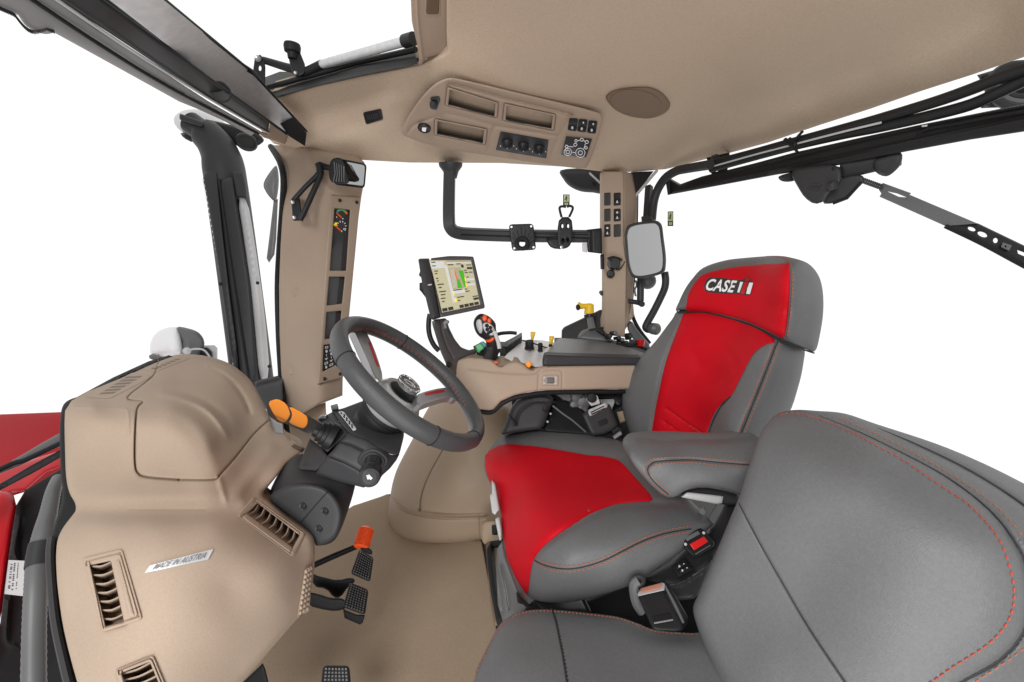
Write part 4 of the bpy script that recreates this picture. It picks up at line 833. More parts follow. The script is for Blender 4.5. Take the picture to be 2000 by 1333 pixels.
mb = MB(); mb.tube([D(*z('k',525,130)[0], 1.9), D(*z('k',510,360)[0], 1.88)], .017, 4); obj('flat_stay', mb, M_dk, t)
mb = MB(); mb.patch(rrect(z('k',465,355,540,350,560,395,470,400), .2), 1.82, th=.04, R=.006); obj('clamp_block', mb, M_dk, t)
mb = MB(); mb.tube([D(*q, 1.85) for q in z('k',462,815,460,985)], .014, 10); mb.tube([D(*q, 1.85) for q in sm(z('k',365,985,420,992,470,1005), 3, False)], .010, 10); mb.lathe([(-.015,.012),(.015,.012)], D(*z('k',465,1003)[0], 1.84), (0,-1,0), 14); obj('lower_stay', mb, M_dk, t)
mb = MB(); mb.ellip(D(*z('k',515,835)[0], 1.9), UNIT, (.035,.03,.035), 16); obj('motor_cover', mb, M_mid, t)
mb = MB(); mb.tube([D(*q, 1.87) for q in sm(z('k',425,830,432,870,418,900,425,950), 4, False)], .004, 6); obj('cable', mb, M_mid, t)

# ---------------------------------------------------------------- rear window frame, hoses and wiper (upper right)
wd = lambda x, y: 1/np.interp(np.asarray(x, float), [1300,1500,1700,2000,2100], [1/1.86,1/1.50,1/1.20,1/.90,1/.82])
t = thing('rear_window_bar', 'black rear window frame bar running to the upper right corner', 'window frame', (1650,290,1.3))
mb = MB(); wf_ = mb.patch(z('c',8,1012,22,1000,75,1030,200,985,500,910,720,850,1100,765,1400,700,2000,580,2200,540,2200,690,2000,735,1700,780,1310,852,980,920,620,975,300,1035,15,1088), wd, th=.03, R=.008, step=8, disp=groove((z('c',60,1035,500,930,1000,810,1500,700,2200,570), 2.2, .004), (z('c',40,1065,700,930,1300,800,2000,650,2200,610), 3, -.006))); obj('bar', mb, M_blk, t)
mb = MB(); mb.patch(z('c',0,1015,14,1002,24,1012,24,1085,12,1090), wd, th=.03, R=.003, off=-.012); obj('end_cap', mb, M_dk, t)
mb = MB(); mb.line(z('c',1400,745,1480,715,1600,695,1800,655,2000,620), wd, .003, -.008); obj('wire', mb, M_rub, t)
mb = MB(); mb.patch(z('c',1425,700,1460,695,1458,706,1428,710), wd, th=.004, R=.001, off=-.012); obj('clip', mb, M_lgt, t)
hz = lambda o: (lambda x, y: 1/np.interp(np.asarray(x, float), [1300,1500,1700,2000,2100], [1/1.80,1/1.46,1/1.18,1/.89,1/.81])+o)
t = thing('cable_conduit', 'pair of black cable tubes strung below the roof lining, upper right', 'cable', (1600,265,1.3))
mb = MB(); mb.line(z('c',235,918,480,855,700,795,1000,715,1200,660,1500,570,1700,500,1850,440,2000,388,2200,310), hz(0), .0125, 0, 10); obj('tube', mb, M_blk, t)
mb = MB(); mb.line(z('c',250,945,480,880,720,815,1000,750,1200,710,1500,640,1700,585,1850,520,2000,450,2200,360), hz(.01), .0125, 0, 10); obj('tube', mb, M_blk, t)
mb = MB(); mb.line(z('c',260,930,480,868,720,805,1000,733,1200,685), hz(-.008), .003, 0, 6); obj('bright_line', mb, M_lgt, t)
t = thing('cable_tie', 'black zip tie around the cable tubes', 'cable tie', (1545,282,1.35))
mb = MB()
mb.line(z('c',765,732,735,765,705,800,720,830,738,852), hz(-.018), .004, 0, 6); mb.line(z('c',665,778,690,800,715,815,720,800,690,775), hz(-.018), .006, 0, 6); obj('strap', mb, M_rub, t)
t = thing('hinge_bracket', 'black window catch bracket under the roof lining edge, beside the bent mirror tube', 'bracket', (1402,318,1.65))
mb = MB(); mb.patch(z('c',228,880,355,850,360,870,345,950,330,975,255,970,240,940), 1.70, th=.03, R=.006, holes=[ell(1399,333,4,3,12)], step=4); obj('plate', mb, M_blk, t)
mb = MB(); mb.lathe([(-.01,.014),(.012,.014),(.014,.007)], D(*z('c',275,885)[0], 1.68), (0,-1,0), 16); obj('bolt', mb, M_dk, t)
t = thing('rear_work_light', 'black ringed round work light at the upper right edge', 'work light', (1960,165,1.1))
cx, cy = z('c',1900,480)[0]
mb = MB(); mb.patch(z('c',1735,420,1900,370,2200,260,2200,700,1900,600,1760,605,1740,580,1800,520), 1.14, th=.05, R=.01); obj('housing', mb, M_blk, t)
for r, w in ((52,.010),(40,.008),(26,.007)):
    mb = MB(); mb.tube([D(cx+25+r*math.cos(a)*1.1, cy+r*.8*math.sin(a), 1.10) for a in np.linspace(0, 2*math.pi, 32, endpoint=False)], w, 8, closed=True); obj('cooling_ring', mb, M_dk if r != 40 else M_mid, t)
mb = MB(); mb.lathe([(0,.012),(.008,.012),(.01,.006)], D(*z('c',1790,570)[0], 1.12), (0,-1,0), 16); obj('bolt', mb, M_dk, t)
t = thing('wiper_motor', 'grey rear wiper motor housing hanging below the window frame bar', 'wiper motor', (1620,355,1.28))
mb = MB(); ms = mb.patch(chaikin(z('c',690,960,760,935,975,912,985,1000,960,1040,915,1075,885,1125,830,1142,775,1105,740,1050), 1), [(1560,340,1.36),(1640,330,1.27),(1600,400,1.31)], th=.07, R=.010, step=6); obj('gear_case', mb, M_dk, t)
mb = MB(); mb.patch(rrect(z('c',968,915,1312,848,1318,925,980,1003), .2), [(1640,335,1.28),(1755,300,1.15),(1650,350,1.28)], th=.07, R=.014, step=6); obj('motor_can', mb, M_dk, t)
mb = MB(); mb.patch(sm(z('c',1230,870,1312,852,1316,905,1285,950,1230,985,1170,960,1160,900), 3), [(1700,310,1.19),(1755,300,1.14),(1720,340,1.19)], th=.06, R=.014); obj('motor_cap', mb, M_dk, t)
mb = MB(); mb.patch(chaikin(z('c',940,1020,1000,985,1090,972,1118,1005,1015,1108,930,1137,870,1138,890,1080), 1), [(1630,370,1.30),(1680,355,1.25),(1620,395,1.32)], th=.05, R=.008); obj('lower_case', mb, M_dk, t)
mb = MB(); mb.tube([D(*q) for q in ((1682,357,1.245),(1654,388,1.285),(1627,398,1.31))], .004, 8); obj('gasket', mb, M_rub, t)
mb = MB(); mb.patch(sm(z('c',630,985,700,962,765,955,735,1000,690,1015,645,1010), 3), 1.42, th=.04, R=.012); obj('mount_lug', mb, M_dk, t)
mb = MB(); mb.lathe([(-.01,.012),(.006,.012),(.009,.006)], D(*z('c',936,1033)[0], 1.265), (.1,-1,.1), 18); obj('boss', mb, M_dk, t)
mb = MB(); mb.patch(ell(*z('c',934,942)[0], 2.6, 2.8, 12), ms, th=.003, R=.001, off=-.003); obj('screw', mb, M_rub, t)
mb = MB(); mb.line([z('c',833+42*math.cos(a),1042+20*math.sin(a))[0] for a in np.linspace(0, 2*math.pi, 24, endpoint=False)], ms, .0012, 0, 6, k=1, closed=True)
for k in range(6): mb.line(z('c',805+k*11,1050,808+k*11,1032,814+k*10,1048), ms, .0010, 0, 5, k=0)
obj('embossed_mark', mb, M_dk, t)
t = thing('rear_wiper', 'grey rear wiper arm with a black skeleton blade, right edge', 'wiper', (1850,430,1.2))
mb = MB(); sp = sm([z('c',1100,1008)[0], z('c',1205,1048)[0]], 1, False)
for k in range(10):
    u = k/9; x = 1687+36*u; y = 353+13*u; mb.tube([D(x-1+5*math.cos(a)*.35, y+5.5*math.sin(a), 1.25) for a in np.linspace(0, 2*math.pi, 12, endpoint=False)], .0018, 6, closed=True)
obj('tension_spring', mb, M_dk, t)
mb = MB(); ar = mb.patch(z('c',1190,1062,1210,1020,1370,1078,1360,1086,1742,1248,1560,1262,1192,1098,1203,1080), [(1717,371,1.25),(1910,438,1.18),(1847,441,1.19)], th=.012, R=.003, step=6, holes=[z('c',1235,1068,1290,1080,1345,1102,1300,1098)]); obj('arm', mb, M_mid, t)
mb = MB(); bl = dep([(1847,441,1.185),(1910,438,1.18),(2000,500,1.14)])
mb.patch(z('c',1555,1258,1742,1246,2000,1370,2160,1450,2160,1560,1990,1480,1760,1350), bl, th=.012, R=.004, off=.006, step=6, holes=[ell(*z('c',1705,1278)[0], 8, 3.6, 14, 20), ell(*z('c',1765,1308)[0], 10, 4.5, 14, 22), ell(*z('c',1838,1342)[0], 4.5, 5, 14), z('c',1960,1395,2000,1410,2000,1430,1965,1415)]); b = obj('blade_frame', mb, M_blk, t)
mb = MB(); mb.line(z('c',1560,1262,1770,1362,1990,1480,2160,1565), bl, .006, 0); obj('rubber_edge', mb, M_rub, b)
mb = MB(); mb.patch(rrect(z('c',1880,1352,1930,1370,1915,1400,1868,1378), .15), bl, th=.004, R=.001, off=.001, holes=[ell(*z('c',1895,1375)[0], 2, 2, 8)]); obj('blade_clip', mb, M_mid, b)

# ================================================================ armrest console, monitor, joystick, levers
t = thing('armrest_console', 'beige right-hand control console with grey armrest pad beside the driver seat', 'armrest console', (1060,770,1.45))
CO = [(891,704),(914,698),(943,700),(958,703),(966,708),(972,714),(977,716),(984,713),(993,709),(1006,706),(1016,709),(1024,713),(1034,721),(1042,721),(1052,717),(1062,716),(1240,713),(1250,720),(1250,762),(1218,760),(1120,762),(1060,763),(1034,766),(1006,772),(979,784),(964,800),(956,802),(932,799),(912,798),(880,780),(882,750)]
cc = [(891,704,1.44),(888,790,1.44),(1000,760,1.42),(1240,715,1.50),(1240,760,1.50),(1060,720,1.44),(960,800,1.41)]
mb = MB(); cs = mb.patch(CO, cc, th=(0,.05,.0), R=.010, step=7, disp=groove(([(915,722),(960,727),(1010,731),(1046,730),(1052,726),(1062,718)], 1.8, .004), ([(1051,767),(1052,735),(1058,725),(1090,723),(1098,730),(1098,765)], 1.6, .003))); obj('side_panel', mb, M_bei, t)
mb = MB(); mb.tube([D(x, y, float(dep(cc)(x, y))+.02) for x, y in sm([(925,801),(958,806),(980,789),(1007,777),(1060,768),(1140,766),(1220,765)], 4, False)], .008, 8); obj('underside_edge', mb, M_rub, t)
hz_ = lambda h: fz(h)
tz = .757
mb = MB(); tp_ = mb.patch([(1000,706),(985,699),(990,692),(1024,664),(1060,665),(1086,670),(1076,680),(1066,694),(1062,716),(1046,717),(1036,714),(1018,708)], [(985,699,1.47),(1024,664,1.70),(1060,716,1.452),(1086,670,1.67),(1020,708,1.455)], th=.02, R=.003, step=7); obj('top_plate', mb, M_top, t)
mb = MB(); mb.patch(chaikin(z('l',52,556,60,540,200,458,228,500,215,540,150,550), 1), [(891,703,1.46),(925,684,1.62),(930,700,1.46)], th=.03, R=.006); obj('front_rim', mb, M_bei, t)
mb = MB(); mb.patch(chaikin(z('l',150,548,230,520,300,505,400,515,500,512,640,585,600,570,540,565,470,590,430,608,390,575,300,545), 1), [(914,700,1.44),(960,695,1.50),(1020,710,1.44),(990,695,1.5)], th=.03, R=.006, off=.01); obj('wrist_recess', mb, M_lump, t)
pdc = [(1065,697,1.46),(1250,699,1.51),(1092,661,1.74),(1173,667,1.72),(1258,690,1.56)]
mb = MB(); pd = mb.patch(chaikin(z('l',812,512,850,460,940,358,1100,366,1300,384,1450,415,1600,460,1690,492,1660,525,1500,524,1000,510,835,503), 1, True, .12), pdc, th=(0,0,-.03), R=.006, step=7); obj('armrest_pad', mb, M_pad, t)
mb = MB(); mb.patch(chaikin(z('l',800,600,802,560,815,510,835,502,1000,509,1500,523,1660,524,1660,592,1300,596), 1, True, .1), [(1065,697,1.445),(1062,715,1.44),(1250,699,1.495),(1250,713,1.495)], th=(0,.03,0), R=.008, step=6); obj('pad_front', mb, M_dk, t)
SB = z('l',800,680,938,678,936,775,798,772)
mb = MB(); mb.patch(rrect(SB, .1), cs, th=.006, R=.003, off=-.003, holes=[rrect(sub(SB, .13, .17, .87, .83), .2)], step=4); sb = obj('switch_bezel', mb, M_bei, t)
mb = MB(); mb.patch(rrect(sub(SB, .04, .12, .90, .88), .15), cs, th=.006, R=.003, off=-.004, holes=[rrect(sub(SB, .14, .24, .80, .76), .2)], step=4); obj('silver_rim', mb, M_alu, sb)
mb = MB(); mb.patch(rrect(sub(SB, .12, .2, .82, .80), .15), cs, th=.004, R=.001, off=.001); obj('rocker_well', mb, M_rub, sb)
mb = MB(); mb.patch(rrect(sub(SB, .26, .26, .72, .74), .2), cs, th=.004, R=.003, off=-.005); obj('rocker', mb, M_mid, sb)
# T lever, trim and connectors behind the pad
t = thing('side_trim', 'dark sloping window sill trim at the foot of the rear pillar', 'trim', (1140,640,1.85))
mb = MB(); mb.patch(chaikin(z('l',962,355,964,290,985,262,1170,175,1314,104,1318,250,1330,330,1400,380,960,400), 1, True, .1), [(1096,660,1.86),(1175,604,1.88),(1190,660,1.84)], th=.06, R=.012); obj('trim_body', mb, M_dk, t)
mb = MB(); mb.patch(z('l',900,355,1310,360,1500,390,1760,440,1760,500,1500,480,900,440), fz(.715), th=(0,0,-.05), R=.004); obj('ledge', mb, M_dk, t)
t = thing('hand_throttle', 'yellow T-shaped hand lever on a grey rounded base', 'lever', (1150,650,1.78))
mb = MB(); mb.patch(chaikin(z('l',1100,375,1102,340,1130,300,1180,275,1240,275,1300,270,1345,310,1350,340,1430,385,1400,400), 2), [(1128,660,1.78),(1160,640,1.80),(1200,665,1.76)], th=.05, R=.02, step=4); obj('base', mb, M_mid, t)
mb = MB(); mb.patch(sm(z('l',1250,275,1300,270,1340,305,1345,345,1310,330,1270,300), 3), 1.755, th=.03, R=.008); obj('side_ring', mb, M_blk, t)
mb = MB(); mb.tube([D(*z('l',1228,285)[0], 1.78), D(*z('l',1205,155)[0], 1.80)], [.015,.012], 14); obj('stem', mb, M_mid, t)
mb = MB(); mb.tube([D(*z('l',1208,178)[0], 1.80), D(*z('l',1204,150)[0], 1.80)], .022, 14); obj('collar', mb, M_blk, t)
mb = MB(); mb.tube([D(*z('l',1200,150)[0], 1.80), D(*z('l',1205,80)[0], 1.80)], [.020,.017], 14); mb.patch(chaikin(z('l',1100,55,1115,42,1140,62,1220,54,1245,70,1242,105,1180,100,1120,110,1102,100), 1), 1.785, th=.035, R=.012, step=2.5); obj('yellow_grip', mb, M_yel, t)
mb = MB(); mb.lathe([(0,.012),(.003,.012),(.004,.006)], D(*z('l',1108,92)[0], 1.78), nrm((-1,-.6,0)), 14); obj('grip_button', mb, M_rub, t)
t = thing('connector_block', 'cluster of black plugs with one red knob behind the armrest pad', 'connector', (1230,670,1.7))
for (x, y, w, h, m, nm) in ((1365,345,30,45,M_rub,'plug'),(1410,318,34,40,M_blk,'plug'),(1470,375,35,36,M_blk,'plug'),(1540,345,28,60,M_rub,'plug'),(1505,400,30,36,M_dk,'plug'),(1575,395,22,50,M_mid,'plug'),(1610,410,26,36,M_blk,'plug'),(1440,360,30,30,M_rub,'plug')):
    c = D(*z('l',x,y)[0], 1.72); mb = MB(); mb.box(c, vframe((.2,-1,.3)), (w/4.44/FP*1.7*.5, h/4.44/FP*1.7*.5, .02), .004); pl = obj(nm, mb, m, t)
    mb = MB(); mb.lathe([(0,.007),(.008,.007),(.010,.004)], c+nrm((.2,-1,.3))*.019, (.2,-1,.3), 12); obj('nut', mb, M_mid if m is M_blk else M_dk, pl)
mb = MB(); mb.tube([D(*z('l',1650,430)[0], 1.68), D(*z('l',1650,375)[0], 1.68)], [.012,.016], 14); obj('red_knob', mb, M_hood, t)
mb = MB(); mb.tube([D(x, y, 1.69) for x, y in sm(z('l',1440,400,1500,425,1600,425,1700,455), 4, False)], .006, 8); obj('cable', mb, M_rub, t)
# levers on the console top
for x, y, lb in ((710,335,'yellow fan-shaped lever by the black knob, farther from the pad'), (872,372,'yellow fan-shaped lever close to the armrest pad')):
    t = thing('hydraulic_lever', lb, 'lever', (*z('l',x,y+60)[0], 1.62), 'yellow levers on the console top')
    mb = MB(); mb.patch(chaikin(z('l',x-18,y-32,x+30,y-30,x+8,y+42,x-12,y+42), 1, True, .1), 1.62, th=.02, R=.006, step=2.5); obj('paddle', mb, M_yel, t)
    mb = MB(); mb.tube([D(*z('l',x-4,y+40)[0], 1.63), D(*z('l',x-14,y+80)[0], 1.64)], .006, 8); obj('shaft', mb, M_rub, t)
for x, y, r, lb in ((684,415,.0155,'fat black dial knob on the pale console top'), (778,435,.0085,'slim black knob on the pale console top')):
    t = thing('dial_knob', lb, 'knob', (*z('l',x,y+30)[0], 1.57)); c = D(*z('l',x,y+34)[0], 1.565)
    mb = MB(); mb.lathe([(0,r*.8),(.006,r*.85),(.009,r*.95),(.024,r*.95),(.028,r*.8)], c, (0,-.15,1), 20); obj('knob_body', mb, M_rub, t)
    mb = MB(); mb.lathe([(-.002,r*1.1),(.004,r*1.1)], c, (0,-.1,1), 20); obj('base_ring', mb, M_dk, t)
mb = MB(); mb.tube([D(x, y, 1.62) for x, y in z('l',620,378,720,405,840,445)], .0025, 6)
tag(obj('slot_line', mb, M_rub), 'thin dark slot line across the pale console top', 'slot')
t = thing('thumb_lever', 'small orange lever on the front edge of the console', 'lever', (1032,712,1.42))
mb = MB(); mb.patch(chaikin(z('l',645,578,690,552,705,580,698,605,680,618,655,600), 1, True, .12), 1.415, th=.02, R=.006, step=2); obj('tab', mb, M_org, t)
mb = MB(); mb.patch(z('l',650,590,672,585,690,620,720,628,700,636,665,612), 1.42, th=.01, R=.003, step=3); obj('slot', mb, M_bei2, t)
t = thing('storage_box', 'black lidded box on the console behind the joystick', 'box', (1000,680,1.62))
mb = MB(); mb.patch(chaikin(z('l',425,415,520,365,600,322,622,342,505,420,495,440,430,430), 1, True, .1), [(975,675,1.60),(1018,654,1.68),(990,680,1.56)], th=(0,.0,-.05), R=.006, step=4); obj('lid', mb, M_dk, t)
mb = MB(); mb.patch(chaikin(z('l',500,420,622,340,618,402,580,440,485,512,490,460), 1, True, .08), [(990,690,1.55),(1019,660,1.65),(1018,670,1.65)], th=(0,.06,0), R=.006, step=4, disp=groove((z('l',520,430,605,372,600,405,520,462,520,430), 1.5, .004))); obj('front_side', mb, M_blk, t)
mb = MB(); mb.patch(z('l',425,420,500,425,490,512,440,515,420,470), [(975,680,1.58),(990,690,1.55),(985,695,1.54)], th=(0,.05,0), R=.005); obj('end_side', mb, M_blk, t)
mb = MB(); mb.tube([D(x, y, 1.72) for x, y in sm(z('l',400,330,440,318,520,312,575,318), 4, False)], .007, 8); obj('back_rail', mb, M_blk, t)
t = thing('joystick', 'black multi-function joystick with orange buttons on the console', 'joystick', (955,702,1.45))
jd = 1.40
mb = MB(); js = mb.patch(sm(z('l',270,565,285,520,310,440,300,380,250,345,215,300,198,230,215,180,250,150,290,150,345,178,390,230,395,280,410,340,435,430,440,470,420,490,400,540,370,570,310,565), 3), [(945,620,1.38),(935,650,1.40),(965,660,1.40),(960,700,1.44),(945,690,1.42)], th=.05, R=.022, step=3.5); gr = obj('grip', mb, M_blk, t)
mb = MB(); mb.patch(sm(z('l',222,210,245,192,268,205,282,260,275,310,258,325,235,295,220,250), 3), js, th=.01, R=.008, off=-.004, step=3); obj('silver_insert', mb, M_lgt, t)
mb = MB(); mb.patch(sm(z('l',283,235,320,225,362,250,385,290,380,330,340,335,305,310,285,275), 3), js, th=.006, R=.003, off=-.003, step=3); bp = obj('button_plate', mb, M_lgt, t)
for x, y, r in ((315,250,4.0),(345,268,3.6),(318,285,3.8),(350,300,3.6),(330,315,3.4)):
    mb = MB(); mb.patch(ell(*z('l',x,y)[0], r, r, 14), js, th=.005, R=.003, off=-.007, step=2.5); obj('button', mb, M_rub, bp)
for q in ((275,175,290,152,315,165,318,195,300,218,278,205),(322,190,340,180,356,205,352,232,330,228,318,210)):
    mb = MB(); mb.patch(chaikin(z('l', *q), 1), js, th=.008, R=.005, off=-.006, step=2.5); obj('orange_button', mb, M_ored, t)
mb = MB(); mb.patch(chaikin(z('l',295,370,330,375,365,352,382,350,378,380,345,398,310,395), 1), js, th=.008, R=.005, off=-.005, step=2.5); obj('orange_rocker', mb, M_ored, t)
mb = MB(); mb.tube([D(x, y, 1.37) for x, y in sm(z('l',380,300,395,340,415,400,425,450), 4, False)], .006, 8); obj('bright_edge', mb, M_lgt, t)
mb = MB(); mb.patch(z('l',300,430,375,440,360,560,280,545), js, th=.006, R=.004, off=-.004, step=4); obj('stem_front', mb, M_dk, t)
mb = MB(); mb.patch(ell(*z('l',395,570)[0], 4.5, 2.2, 12, 15), 1.425, th=.01, R=.003, step=2.5); obj('orange_cap', mb, M_ored, t)
t = thing('button_bank', 'row of green and blue buttons left of the joystick', 'buttons', (935,680,1.5))
mb = MB(); mb.patch(z('l',195,430,275,388,320,410,330,470,280,515,235,505,205,460), [(925,675,1.52),(945,670,1.52),(940,695,1.46)], th=.03, R=.006); obj('base', mb, M_rub, t)
for q, m in (((212,425,262,400,290,430,290,455,250,478,228,465), M_grn), ((255,395,285,385,315,412,310,440,290,440,275,415), mat('teal_plastic', (.12,.32,.34), .45)), ((222,470,240,460,262,478,250,492), M_grn)):
    mb = MB(); mb.patch(chaikin(z('l', *q), 1, True, .1), 1.475, th=.015, R=.005, step=2.5); obj('coloured_button', mb, m, t)
# monitor
t = thing('monitor', 'dark framed touch screen monitor showing a green field map', 'monitor', (885,570,1.38))
mf = [(817,507,1.36),(924,502,1.44),(946,602,1.38),(846,626,1.29)]
MQ = z('m',325,240,998,236,1148,962,530,1092)
mb = MB(); mb.patch(chaikin(z('m',325,208,640,170,900,172,1035,180,1050,230,1225,985,1215,1022,900,1090,500,1172,490,1120), 1, True, .08), mf, th=.035, R=.006, holes=[MQ], step=6); bz = obj('bezel', mb, mat('bezel_grey', (.06, .06, .062), .45), t)
mb = MB(); mb.patch(chaikin(z('m',140,228,170,212,325,208,490,1110,505,1172,380,1215,340,1180,200,600), 1, True, .06), mf, th=.06, R=.018, off=-.004, step=5); gp = obj('side_grip', mb, M_dk, t)
mb = MB(); mb.patch(ell(*z('m',330,638)[0], 4.5, 1.6, 12, -8), dep(mf), th=.003, R=.001, off=-.0065); obj('maker_badge', mb, M_lgt, gp)
mb = MB(); mb.patch([(x+(x-890)*.02, y+(y-555)*.02) for x, y in MQ], mf, th=.004, R=0, off=.006); sc = obj('screen', mb, M_scr, t)
def ui(nm, m, *rects):
    for r in rects:
        mb = MB(); mb.patch(sub(MQ, *r), dep(mf), th=.0004, R=0, off=.0045, step=12); obj(nm, mb, m, sc)
ui('white_strip', M_scw, (.0,.02,.34,.16), (.33,.10,.40,.86), (.40,.62,.70,.69), (.80,.40,.995,.45), (.78,.51,.99,.56), (.40,.045,.99,.075))
ui('title_bar', M_sct, (.40,.0,.99,.03)); ui('tan_map', M_sct, (.40,.16,.70,.58))
ui('dark_field', M_scd, (.86,.155,.99,.20), (.73,.095,.79,.16), (.86,.83,.995,.875), *[(.02+.155*k,.925,.15+.155*k,.985) for k in (0, 1)], *[(.47+.13*k,.925,.58+.13*k,.985) for k in range(4)])
mb = MB()
for q in ((.64,.22,.76,.22,.74,.57,.70,.57),(.56,.40,.62,.40,.64,.58,.52,.58)): mb.patch([bil(MQ, q[i], q[i+1]) for i in (0, 2, 4, 6)], dep(mf), th=.0004, R=0, off=.004, step=12)
obj('green_field', mb, M_scg, sc)
ui('yellow_icon', M_scy, (.71,.37,.78,.45), (.71,.50,.77,.57), (.36,.63,.41,.72), (.38,.77,.44,.85)); ui('green_icon', M_scg, (.17,.03,.21,.09))
mb = MB()
for u, v, w in ((.03,.03,.10),(.03,.10,.09),(.05,.20,.09),(.05,.25,.06),(.05,.34,.06),(.06,.39,.04),(.05,.46,.16),(.06,.52,.08),(.05,.60,.17),(.07,.66,.12),(.05,.73,.12),(.06,.79,.07),(.41,.085,.14),(.62,.07,.12),(.86,.10,.12),(.78,.215,.06),(.78,.26,.08),(.89,.26,.09),(.80,.36,.06),(.80,.475,.06),(.41,.605,.22),(.70,.61,.06),(.70,.66,.10),(.46,.755,.18),(.46,.82,.06),(.85,.79,.14)):
    mb.patch(sub(MQ, u, v, u+w, v+.016), dep(mf), th=.0004, R=0, off=.0035, step=12)
obj('text_rows', mb, M_dk, sc)
mb = MB(); mb.line([bil(MQ, .56, .40), bil(MQ, .545, .22)], dep(mf), .0012, .004, 6, k=0); obj('red_guide_line', mb, M_ored, sc)
for k in range(4):
    mb = MB(); mb.line([bil(MQ, .43+.03*k, .57), bil(MQ, .46+.025*k, .18)], dep(mf), .0006, .0045, 6, k=0); obj('field_line', mb, M_scw, sc)
mb = MB(); mb.patch(z('m',150,480,175,400,190,480,200,600,160,610,160,720,230,800,215,780,180,740,300,900,260,600), 1.37, th=.03, R=.004); obj('rear_bracket', mb, M_rub, t)
t = thing('monitor_stand', 'dark curved monitor stand rising from the front of the console', 'stand', (880,700,1.42))
mb = MB(); mb.patch(chaikin(z('e',550,655,570,640,632,632,650,690,680,750,715,795,760,812,815,795,800,830,695,862,688,920,690,1010,668,985,640,910,600,820), 1, True, .12), [(845,630,1.33),(870,622,1.36),(890,740,1.43),(930,680,1.48),(860,690,1.38)], th=.04, R=.010, step=6, disp=groove((z('e',600,650,612,720,640,800,668,850), 2, .005))); obj('arm', mb, mat('stand_grey', (.085, .085, .087), .4), t)
mb = MB(); mb.lathe([(0,.009),(.004,.009),(.006,.004)], D(*z('e',648,893)[0], 1.40), (-.3,-1,0), 14); obj('bolt', mb, M_rub, t)
mb = MB(); mb.patch(chaikin(z('e',612,655,630,640,650,648,648,662,632,668,640,690,620,696), 1, True, .1), 1.325, th=.015, R=.004, step=2.5); obj('clamp_lever', mb, M_mid, t)
mb = MB(); mb.tube([D(x, y, 1.42) for x, y in sm(z('e',542,610,535,650,535,700,545,745,565,785,592,815), 5, False)], .008, 10); obj('cable', mb, M_blk, t)
# under the console
t = thing('console_support', 'grey curved console support cover beneath the armrest console', 'support', (1010,820,1.45))
mb = MB(); mb.patch(chaikin(z('l',425,1205,470,1120,520,960,590,880,700,845,820,840,900,880,880,940,870,950,845,1040,800,1150,700,1160,560,1180), 1), [(977,850,1.42),(1010,790,1.46),(1075,780,1.47),(1060,840,1.43)], th=.06, R=.02, step=6, disp=groove((z('l',570,1100,600,1000,680,930,760,905,870,920), 3, .006))); obj('cover', mb, M_dk, t)
mb = MB(); mb.patch(chaikin(z('l',498,1025,510,1018,580,1105,565,1125), 1), 1.415, th=.01, R=.004); obj('slot', mb, M_rub, t)
mb = MB(); mb.lathe([(0,.010),(.005,.010),(.008,.004)], D(*z('l',820,970)[0], 1.42), (0,-1,.1), 16); obj('screw', mb, M_rub, t)
t = thing('bellows_panel', 'black fabric panel with a bright diagonal seam below the console', 'panel', (1100,820,1.5))
mb = MB(); mb.patch(z('l',800,1170,845,1040,880,940,900,900,1000,900,1120,950,1180,1010,1450,1200,1620,1280,1620,1330,1200,1200), [(1060,840,1.47),(1100,800,1.52),(1220,860,1.45)], th=.05, R=.01); obj('cloth', mb, M_rub, t)
mb = MB(); mb.tube([D(x, y, 1.465) for x, y in sm(z('l',885,945,980,1020,1060,1075,1175,1175), 3, False)], .003, 6); obj('bright_seam', mb, M_mid, t)
for x, y in z('l',868,1015,842,1085):
    mb = MB(); mb.ellip(D(x, y, 1.455), UNIT, (.004,.004,.004), 8); obj('rivet', mb, M_lgt, t)
t = thing('console_bracket', 'dark metal bracket and rail under the armrest console', 'bracket', (1150,780,1.6))
mb = MB(); mb.patch(z('l',830,830,1100,812,1200,810,1500,800,1500,880,1470,940,1430,930,1420,880,1180,880,1090,890,990,940,880,870), [(1070,770,1.58),(1218,765,1.58),(1100,790,1.56)], th=.10, R=.004); obj('frame_rail', mb, M_blk, t)
mb = MB(); mb.patch(z('l',870,825,1060,815,1070,910,1000,920,940,870), 1.555, th=.03, R=.006); obj('casting', mb, M_mid, t)
mb = MB(); mb.patch(z('l',1280,890,1435,885,1400,985,1330,960), 1.60, th=.01, R=.003); obj('zinc_plate', mb, M_lgt, t)
for x, y, r in ((1090,870,.018),(1150,920,.022),(1070,940,.016),(1130,960,.014),(1180,900,.014),(1160,975,.012)):
    mb = MB(); mb.lathe([(-.02,r),(.01,r),(.014,r*.6)], D(*z('l',x,y)[0], 1.54), nrm((rng.uniform(-.4,.4),-1,rng.uniform(-.2,.5))), 8); obj('bolt', mb, M_mid, t)
mb = MB(); mb.patch([(1000,778),(1060,768),(1218,764),(1245,868),(1000,862)], 1.66, th=.04, R=0); obj('dark_gap_filler', mb, M_rub, t)  # dark sheet added to close the bright gaps below the console
mb = MB(); mb.patch(z('l',1300,1060,1480,940,1620,950,1620,1290,1480,1250), 1.56, th=.05, R=.01); obj('dark_backing', mb, M_rub, t)
mb = MB(); mb.patch(z('l',1440,1000,1510,985,1520,1080,1470,1100), 1.555, th=.02, R=.005); obj('beige_clip', mb, M_lump, t)
t = thing('belt_retractor', 'grey seat belt retractor housing with a metal bracket between console and seat', 'retractor', (1170,815,1.45))
